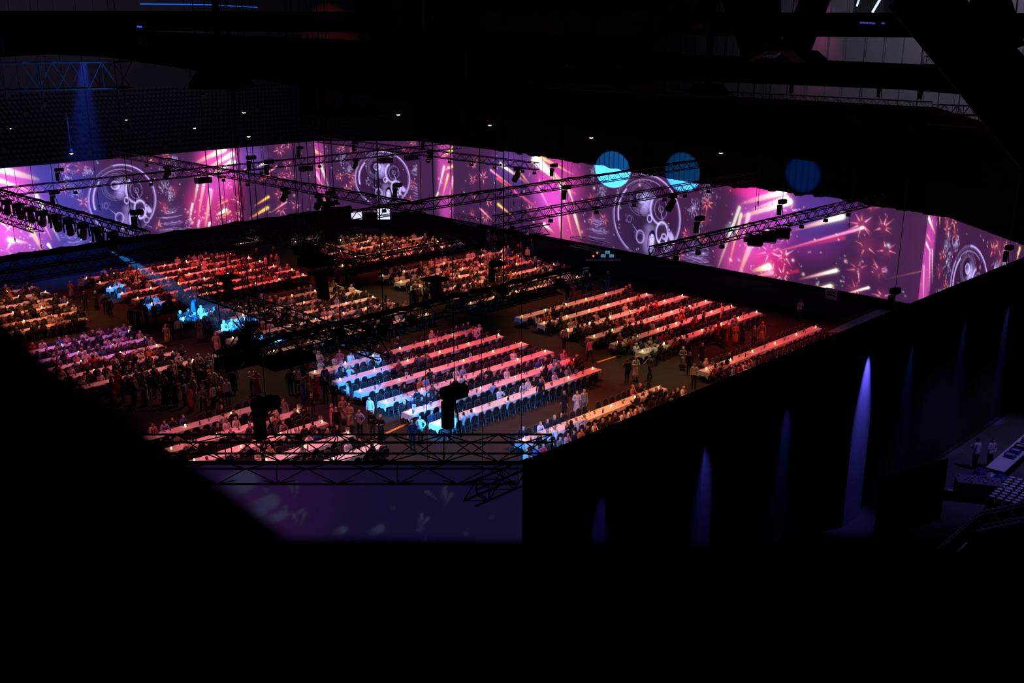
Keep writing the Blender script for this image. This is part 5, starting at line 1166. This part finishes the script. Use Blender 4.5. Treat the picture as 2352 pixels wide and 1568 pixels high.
# ------------------------------------------------------------------ near right wall: column, downlights
pc = gy(1990, 783, YN - .3)
b = MB(); b.box((pc.x + .1, YN - .28, 4.2), (1.7, .3, 8.4)); struct('pillar_wall', b, M['pale'])
NWL = [(1410, 1035, 120), (1655, 928, 480), (1842, 846, 180), (1992, 783, 900), (2130, 718, 130), (2250, 668, 110), (2348, 640, 200)]
for i, (px, py, e) in enumerate(NWL):
    off = .8 if i == 3 else .55
    p = gy(px, py - 4, YN - off)
    if i == 3: p.x = pc.x + .1
    r = empty('wall_downlight', p); tag(r, '%s blue downlight from left on the near right wall' % ORD[i], 'lamp', 'blue downlights on the near right wall')
    b = MB(); b.lathe((0, 0, 0), [(.1, 0), (.1, .22), (.05, .28)], 8); b.build('housing', M['black'], r); b = MB(); b.box((0, off / 2, .2), (.04, off, .04)); b.build('bracket', M['black'], r)
    light('SPOT', (p.x, p.y, p.z - .04), (p.x, YN - (.42 if i == 3 else .05), p.z - 4.2), e * (9 if i != 3 else 3), (.12, .1, 1), 18 if i != 3 else 27, 1, .03, 'downlight')
# small white sign on the right riser, teal floor strip, exit ramp
p = gx(1908, 685, XR - 3.4); r = empty('notice_board', (p.x, p.y, .6)); tag(r, 'small pale notice board standing below the right screen', 'sign')
b = MB(); b.box((0, 0, .9), (.06, 1.0, .9)); b.build('board', M['card'], r)
b = MB(); b.box((-.035, 0, 1.05), (.01, .7, .12)); b.box((-.035, 0, .8), (.01, .7, .12)); o = b.build('print', M['ink'], r); o['kind'] = 'stuff'
b = MB(); b.tube((0, 0, 0), (0, 0, .5), .03, 5); b.build('post', M['black'], r)
light('SPOT', (p.x - 4, p.y - 2, 4), (p.x, p.y, 1.4), 10, (.5, .4, .8), 30, .8, .1, 'sign_light')
c = [gz(1942, 742, .06), gz(2022, 708, .06), gz(2086, 704, .06), gz(1990, 765, .06), gz(1900, 762, .06)]
b = MB(); b.prism([(q.x, q.y) for q in c][::-1], .01, .06); o = struct('floor_teal_strip', b, M['teal'])
light('SPOT', (70, 30, 9), (71, 30, 0), 420, (.5, .75, 1), 60, .6, .2, 'strip_light')
# yellow floor lines
for i, (x0, x1, y) in enumerate([(31.5, 35.0, 43.5 - .0), (51.2, 55, 43.45)]):
    pass
b = MB(); a = gz(850, 1012, 0); c = gz(945, 968, 0); d = (c - a).normalized(); n = Vector((-d.y, d.x, 0)) * .1
b.prism([(q.x, q.y) for q in (a - n, c - n, c + n, a + n)], .003, .008); struct('floor_marking_1', b, M['yellow'])
b = MB(); a = gz(1372, 832, 0); c = gz(1428, 814, 0); d = (c - a).normalized(); n = Vector((-d.y, d.x, 0)) * .09
b.prism([(q.x, q.y) for q in (a - n, c - n, c + n, a + n)], .003, .008); struct('floor_marking_2', b, M['yellow'])
# bright displays at the back corner, technicians desk at the right screen
for px, py, w_, h, lab in [(820, 497, .95, 1.0, 'bright white display on a stand at the back corner, left one'), (882, 495, 1.1, 1.2, 'bright round edged display at back corner, right one')]:
    p = gz(px, py + 9, .9); r = empty('display_screen', (p.x, p.y, 0), -math.pi / 4); tag(r, lab, 'screen')
    b = MB(); b.box((0, 0, 1.6), (w_ * 1.5, .12, h * 1.3)); b.build('bezel', M['black'], r); b = MB(); b.box((0, -.07, 1.6), (w_ * 1.3, .02, h * 1.1)); b.build('picture', M['monitor'], r)
    b = MB(); b.tube((0, 0, 0), (0, 0, 1.2), .05, 6); b.box((0, 0, .03), (.8, .6, .05)); b.build('stand', M['black'], r)
p = gz(1385, 615, 0); r = empty('control_desk', (p.x, p.y, 0), -math.pi / 4); tag(r, 'dark technicians desk below the right screen disc', 'desk')
b = MB(); b.box((0, 0, .75), (3.4, .9, .06)); b.build('desktop', M['black'], r)
for x in (-1.5, 1.5): b = MB(); b.box((x, 0, .36), (.08, .8, .72)); b.build('leg', M['black'], r)
for i, (px, py) in enumerate([(1385, 594), (1398, 590), (1394, 601)]):
    q = Vector((p.x + .7 * .4 * i, p.y - .7 * .4 * i, .78)); r = empty('desk_monitor', q, -math.pi / 4 + .15 * (i - 1)); tag(r, ['left', 'upper right', 'lower right'][i] + ' glowing blue monitor on the technicians desk', 'monitor', 'monitors on the technicians desk')
    b = MB(); b.box((0, 0, .42 + .35 * (i == 1)), (.52, .05, .34)); b.build('bezel', M['black'], r); b = MB(); b.box((0, -.03, .42 + .35 * (i == 1)), (.47, .01, .29)); b.build('display', M['tealmon'], r); b = MB(); b.tube((0, 0, 0), (0, 0, .3 + .35 * (i == 1)), .03, 5); b.build('foot', M['black'], r)
for px, py, lab in [(1372, 581, 'round red signal lamp near technicians desk'), (1363, 588, 'small red signal lamp left of the round one')]:
    q = gz(px, py, 1.6); r = empty('signal_lamp', (q.x, q.y, 0)); tag(r, lab, 'lamp'); b = MB(); b.tube((0, 0, 0), (0, 0, 1.5), .03, 5); b.box((0, 0, .02), (.4, .4, .04)); b.build('stand', M['black'], r); b = MB(); b.lathe((0, 0, 1.5), [(.03, 0), (.1, .08), (.08, .18), (.02, .22)], 8); b.build('lamp', M['lensred'], r)

# ------------------------------------------------------------------ catering yard at the lower right
light('SPOT', (52, 14, 9), (51, 17, 0), 620, (.28, .2, 1), 85, .8, .2, 'yard_light'); light('SPOT', (60, 14, 8), (58, 17.5, .9), 420, (.42, .32, 1), 60, .8, .2, 'yard_light')
def Y(px, py, z=0): return gz(px, py, z)
a = Y(2285, 1078, .8); c = Y(2420, 960, .8); d = (c - a); L = d.length; ang = math.atan2(d.y, d.x)
r = empty('catering_table', (a.x, a.y, 0), ang); tag(r, 'long white catering table in the lower right yard', 'table'); b = MB(); b.box((L / 2, 0, .78), (L, .9, .05)); b.build('top', M['cloth'], r)
for k in range(4): b = MB(); b.tube((.3 + k * (L - .6) / 3, 0, 0), (.3 + k * (L - .6) / 3, 0, .76), .04, 5); b.build('leg', M['alu'], r)
def on_table(t, off, z=.805): q = a + d * t; n = Vector((-d.y, d.x, 0)).normalized() * off; return (q.x + n.x, q.y + n.y, z)
for i, (t, col) in enumerate([(.22, 'crate'), (.3, 'crate'), (.38, 'black'), (.5, 'crate')]):
    r = empty('dish_crate', on_table(t, -.05), ang); tag(r, ['nearest purple dish crate', 'second purple dish crate', 'black dish crate', 'farthest purple dish crate'][i] + ' on the white catering table', 'crate', 'dish crates on the catering table'); b = MB(); b.box((0, 0, .02), (.5, .5, .04))
    for s_ in (-1, 1): b.box((s_ * .24, 0, .12), (.02, .5, .2)); b.box((0, s_ * .24, .12), (.5, .02, .2))
    b.build('shell', M[col], r); b = MB()
    for u_ in range(5):
        for v_ in range(5): b.lathe((-.18 + u_ * .09, -.18 + v_ * .09, .05), [(.03, 0), (.035, .12)], 6)
    o = b.build('cups', M['plate'], r); o['kind'] = 'stuff'
r = empty('glass_counter', (Y(2242, 1142).x, Y(2242, 1142).y, 0), math.radians(-60)); tag(r, 'dark glass fronted counter at the left of the catering yard', 'counter')
b = MB(); b.box((0, 0, .45), (2.0, 1.0, .9)); b.build('cabinet', M['black'], r); b = MB(); b.box((0, 0, .92), (2.05, 1.05, .04)); b.build('worktop', M['railglass'], r); b = MB(); b.box((0, -.52, .5), (1.7, .03, .6)); b.build('front_pane', M['railglass'], r)
b = MB(); R = random.Random(3)
for i in range(26): b.lathe((R.uniform(-.9, .9), R.uniform(-.4, .4), .94), [(.03, 0), (.04, .1)], 6)
o = b.build('glassware', M['clear'], r); o['kind'] = 'stuff'
# crockery stacks
b = MB(); k = 0; st0 = None
pb = MB(); 
for j in range(6): pb.lathe((0, 0, j * .05), [(.06, 0), (.13, .025), (.13, .035)], 10)
pme = pb.mesh('plate_stack', M['plate'])
tb = Y(2338, 1125, .9)
r = empty('serving_trolley', (tb.x, tb.y, 0), ang); tag(r, 'dark trolley carrying stacks of white plates', 'trolley'); b = MB(); b.box((0, 0, .56), (3.4, 1.9, .05)); b.build('shelf', M['black'], r)
for x in (-1.6, 1.6):
    for y in (-.85, .85): b = MB(); b.tube((x, y, 0), (x, y, .55), .04, 5); b.build('leg', M['black'], r)
for u_ in range(9):
    for v_ in range(5):
        q = Vector((tb.x, tb.y, .59)) + Vector((math.cos(ang), math.sin(ang), 0)) * (-1.45 + u_ * .36) + Vector((-math.sin(ang), math.cos(ang), 0)) * (-.7 + v_ * .35)
        o = put('plate_stack', pme, None, q); tag(o, 'stack of white plates, %s column and %s rank on the trolley' % (ORD[u_], ORD[v_]), 'plates', 'stacks of white plates on the trolley')
for i, (px, py, s_, m_, lab) in enumerate([(2248, 1090, .5, 'crate', 'blue plastic bag behind the glass counter'), (2273, 1098, .45, 'plastic', 'clear plastic bag behind the glass counter'), (2296, 1112, .6, 'crate', 'large blue bag right of the glass counter'), (2308, 1140, .55, 'plastic', 'clear open plastic bag standing by the trolley')]):
    q = Y(px, py + 14); b = MB(); R = random.Random(i); b.lathe((0, 0, 0), [(s_ * .6, 0), (s_ * .75, s_ * .5), (s_ * .6, s_ * 1.1), (s_ * .25, s_ * 1.4)], 9); b.v = [(x * R.uniform(.8, 1.2), y * R.uniform(.8, 1.2), z) for x, y, z in b.v]; o = b.build('plastic_bag', M[m_], None, (q.x, q.y, .012)); tag(o, lab, 'bag')
q = Y(2190, 1130); b = MB(); b.prism([(0, 0), (.3, .05), (.25, .3), (.05, .22)], 0, .01); tag(b.build('napkin', M['card'], None, (q.x, q.y, .012), .4), 'white paper lying on the yard floor left of counter', 'paper')
for px, py, i_, lab in [(2238, 1078, 1, 'person in white shirt and dark trousers, left one at the catering table'), (2271, 1076, 2, 'person in white shirt and dark trousers, right one at the catering table')]:
    q = Y(px, py); lk = look(i_, True); lk['top'] = ('white shirt', WHITE); lk['hair'] = HAIRS[0]; make_person(lk, (q.x, q.y, .012), math.radians(-20 if i_ == 1 else 150), lab, 'catering staff')
# balustrade with glass panes and stadium seats below it
z_ = 6.5
pts = [gz(2120, 1290, z_), gz(2248, 1178, z_), gz(2400, 1148, z_)]
r = empty('balustrade', pts[1]); tag(r, 'glass balustrade with pale handrail in the lower right corner', 'railing')
for a_, c_ in zip(pts, pts[1:]):
    b = MB(); b.tube(a_ - pts[1], c_ - pts[1], .03, 6); b.build('handrail', M['alu'], r)
    n = 4
    for k in range(n):
        p0 = a_.lerp(c_, (k + .04) / n) - pts[1]; p1 = a_.lerp(c_, (k + .96) / n) - pts[1]; n_ = Vector((-(p1 - p0).y, (p1 - p0).x, 0)).normalized() * .01; b = MB()
        vs = [p0 - n_, p1 - n_, p1 + n_, p0 + n_]; b.add([v - Vector((0, 0, .75)) for v in vs] + [v - Vector((0, 0, .08)) for v in vs], [(3, 2, 1, 0), (4, 5, 6, 7), (0, 1, 5, 4), (1, 2, 6, 5), (2, 3, 7, 6), (3, 0, 4, 7)]); b.build('pane', M['railglass'], r)
    b = MB(); d_ = (c_ - a_); q0 = a_ - pts[1] - Vector((0, 0, .85)); b.tube(q0, q0 + d_, .07, 4); b.build('kerb', M['pale'], r)
b = MB(); base = Vector((pts[1].x, pts[1].y, 0)); 
b.prism([(pts[0].x - .1, pts[0].y + .1), (pts[1].x, pts[1].y + .1), (pts[2].x, pts[2].y + .1), (pts[2].x, pts[2].y - 14), (pts[0].x - 2, pts[0].y - 12)][::-1], 0, 5.55); o = struct('floor_near_stand', b, M['drape'])
sm = MB(); sm.box((0, 0, .2), (.42, .4, .06)); sm.box((0, .2, .45), (.42, .05, .5)); sme = sm.mesh('stadium_seat', M['seatm']); its = []
for i in range(9):
    for k in range(5):
        q = gz(2262 + i * 14 - k * 6, 1210 + k * 12 - i * 3, 5.75); its.append((sme, q.x, q.y, 5.55, -1.1, 1, None))
o = join('stand_seats', its, [M['seatm']]); tag(o, 'rows of dark folding stadium seats below the balustrade', 'seats', None, 'stuff')
light('SPOT', (pts[1].x + 2, pts[1].y + 4, 11), pts[1], 260, (.35, .28, 1), 60, .8, .2, 'yard_light')
# a pale notice on the dark wall left of the yard
q = gy(2104, 1131, YN - .25); b = MB(); b.box((0, 0, 0), (.55, .03, .5)); tag(b.build('wall_notice', M['card'], None, q), 'dim pale notice on the dark wall left of yard', 'notice')
# ------------------------------------------------------------------ foreground: the roof parapet and brace the camera looks past (out of focus)
def fgp(px, py, d): return gd(px, py, d)
b = MB(); f1 = [fgp(-500, 1222, 1.25), fgp(1200, 1240, 1.25), fgp(2900, 1272, 1.25)]; 
rt = Vector((1, -1, 0)) / S2; fw = Vector((1, 1, 0)) / S2
vs = []
for p in f1: vs += [p, p - fw * .9, p - fw * .9 - Vector((0, 0, .6)), p - Vector((0, 0, .6))]
fs = []
for i in range(2):
    k = i * 4
    for j in range(4): fs.append((k + j, k + (j + 1) % 4, k + 4 + (j + 1) % 4, k + 4 + j))
fs += [(3, 2, 1, 0), (8, 9, 10, 11)]
b.add(vs, fs); tag(b.build('parapet', M['beam']), 'blurred black roof parapet filling the bottom of the view', 'parapet')
b = MB(); P2 = [(-420, 250), (0, 722), (120, 838), (330, 985), (480, 1092), (650, 1222), (760, 1330), (760, 1700), (-420, 1700)]
vs = [fgp(x, y, .82) for x, y in P2] + [fgp(x, y, .82) + fw * -.12 for x, y in P2]; n = len(P2)
b.add(vs, [tuple(range(n)), tuple(range(2 * n - 1, n - 1, -1))] + [(i, n + i, n + (i + 1) % n, (i + 1) % n) for i in range(n)])
tag(b.build('roof_brace', M['beam']), 'blurred black sloping roof brace at lower left of the view', 'brace')
# ------------------------------------------------------------------ haze inside the strongest beams
hm = bpy.data.materials.new('thin_haze'); hm.use_nodes = True; nt = hm.node_tree; nt.nodes.clear(); ou = nt.nodes.new('ShaderNodeOutputMaterial'); vs_ = nt.nodes.new('ShaderNodeVolumeScatter'); vs_.inputs['Density'].default_value = .0035; vs_.inputs['Color'].default_value = (1, 1, 1, 1); vs_.inputs['Anisotropy'].default_value = .2; nt.links.new(vs_.outputs[0], ou.inputs['Volume'])
for i in (1,):
    s_, t, an, e = BEAMS[i]; d_ = (t - s_); L = d_.length; b = MB(); u_ = d_.normalized(); a0 = s_ + u_ * .8; b.tube((0, 0, 0), u_ * (L * .93), .1, 14, math.tan(math.radians(an / 2 + 1.2)) * L * .93); o = b.build('haze', hm, None, a0); tag(o, 'blue light shaft slanting down from the left lamp truss onto the tables', 'light beam', 'blue light shafts', 'stuff')

A_ = gd(190, 112, 72); B_ = gd(200, 430, 72); d_ = B_ - A_; b = MB(); b.tube(d_ * .1, d_ * .98, .6, 20, 3.4); hm2 = hm.copy(); hm2.node_tree.nodes['Volume Scatter'].inputs['Density'].default_value = .009; o = b.build('haze', hm2, None, A_); tag(o, 'broad dim blue light shaft falling at the upper left', 'light beam', None, 'stuff')
wallseg('wall_yard_partition', gz(2156, 1192, 0).xy, gz(2005, 1240, 0).xy, 0, 3.1, .1, M['drape'])
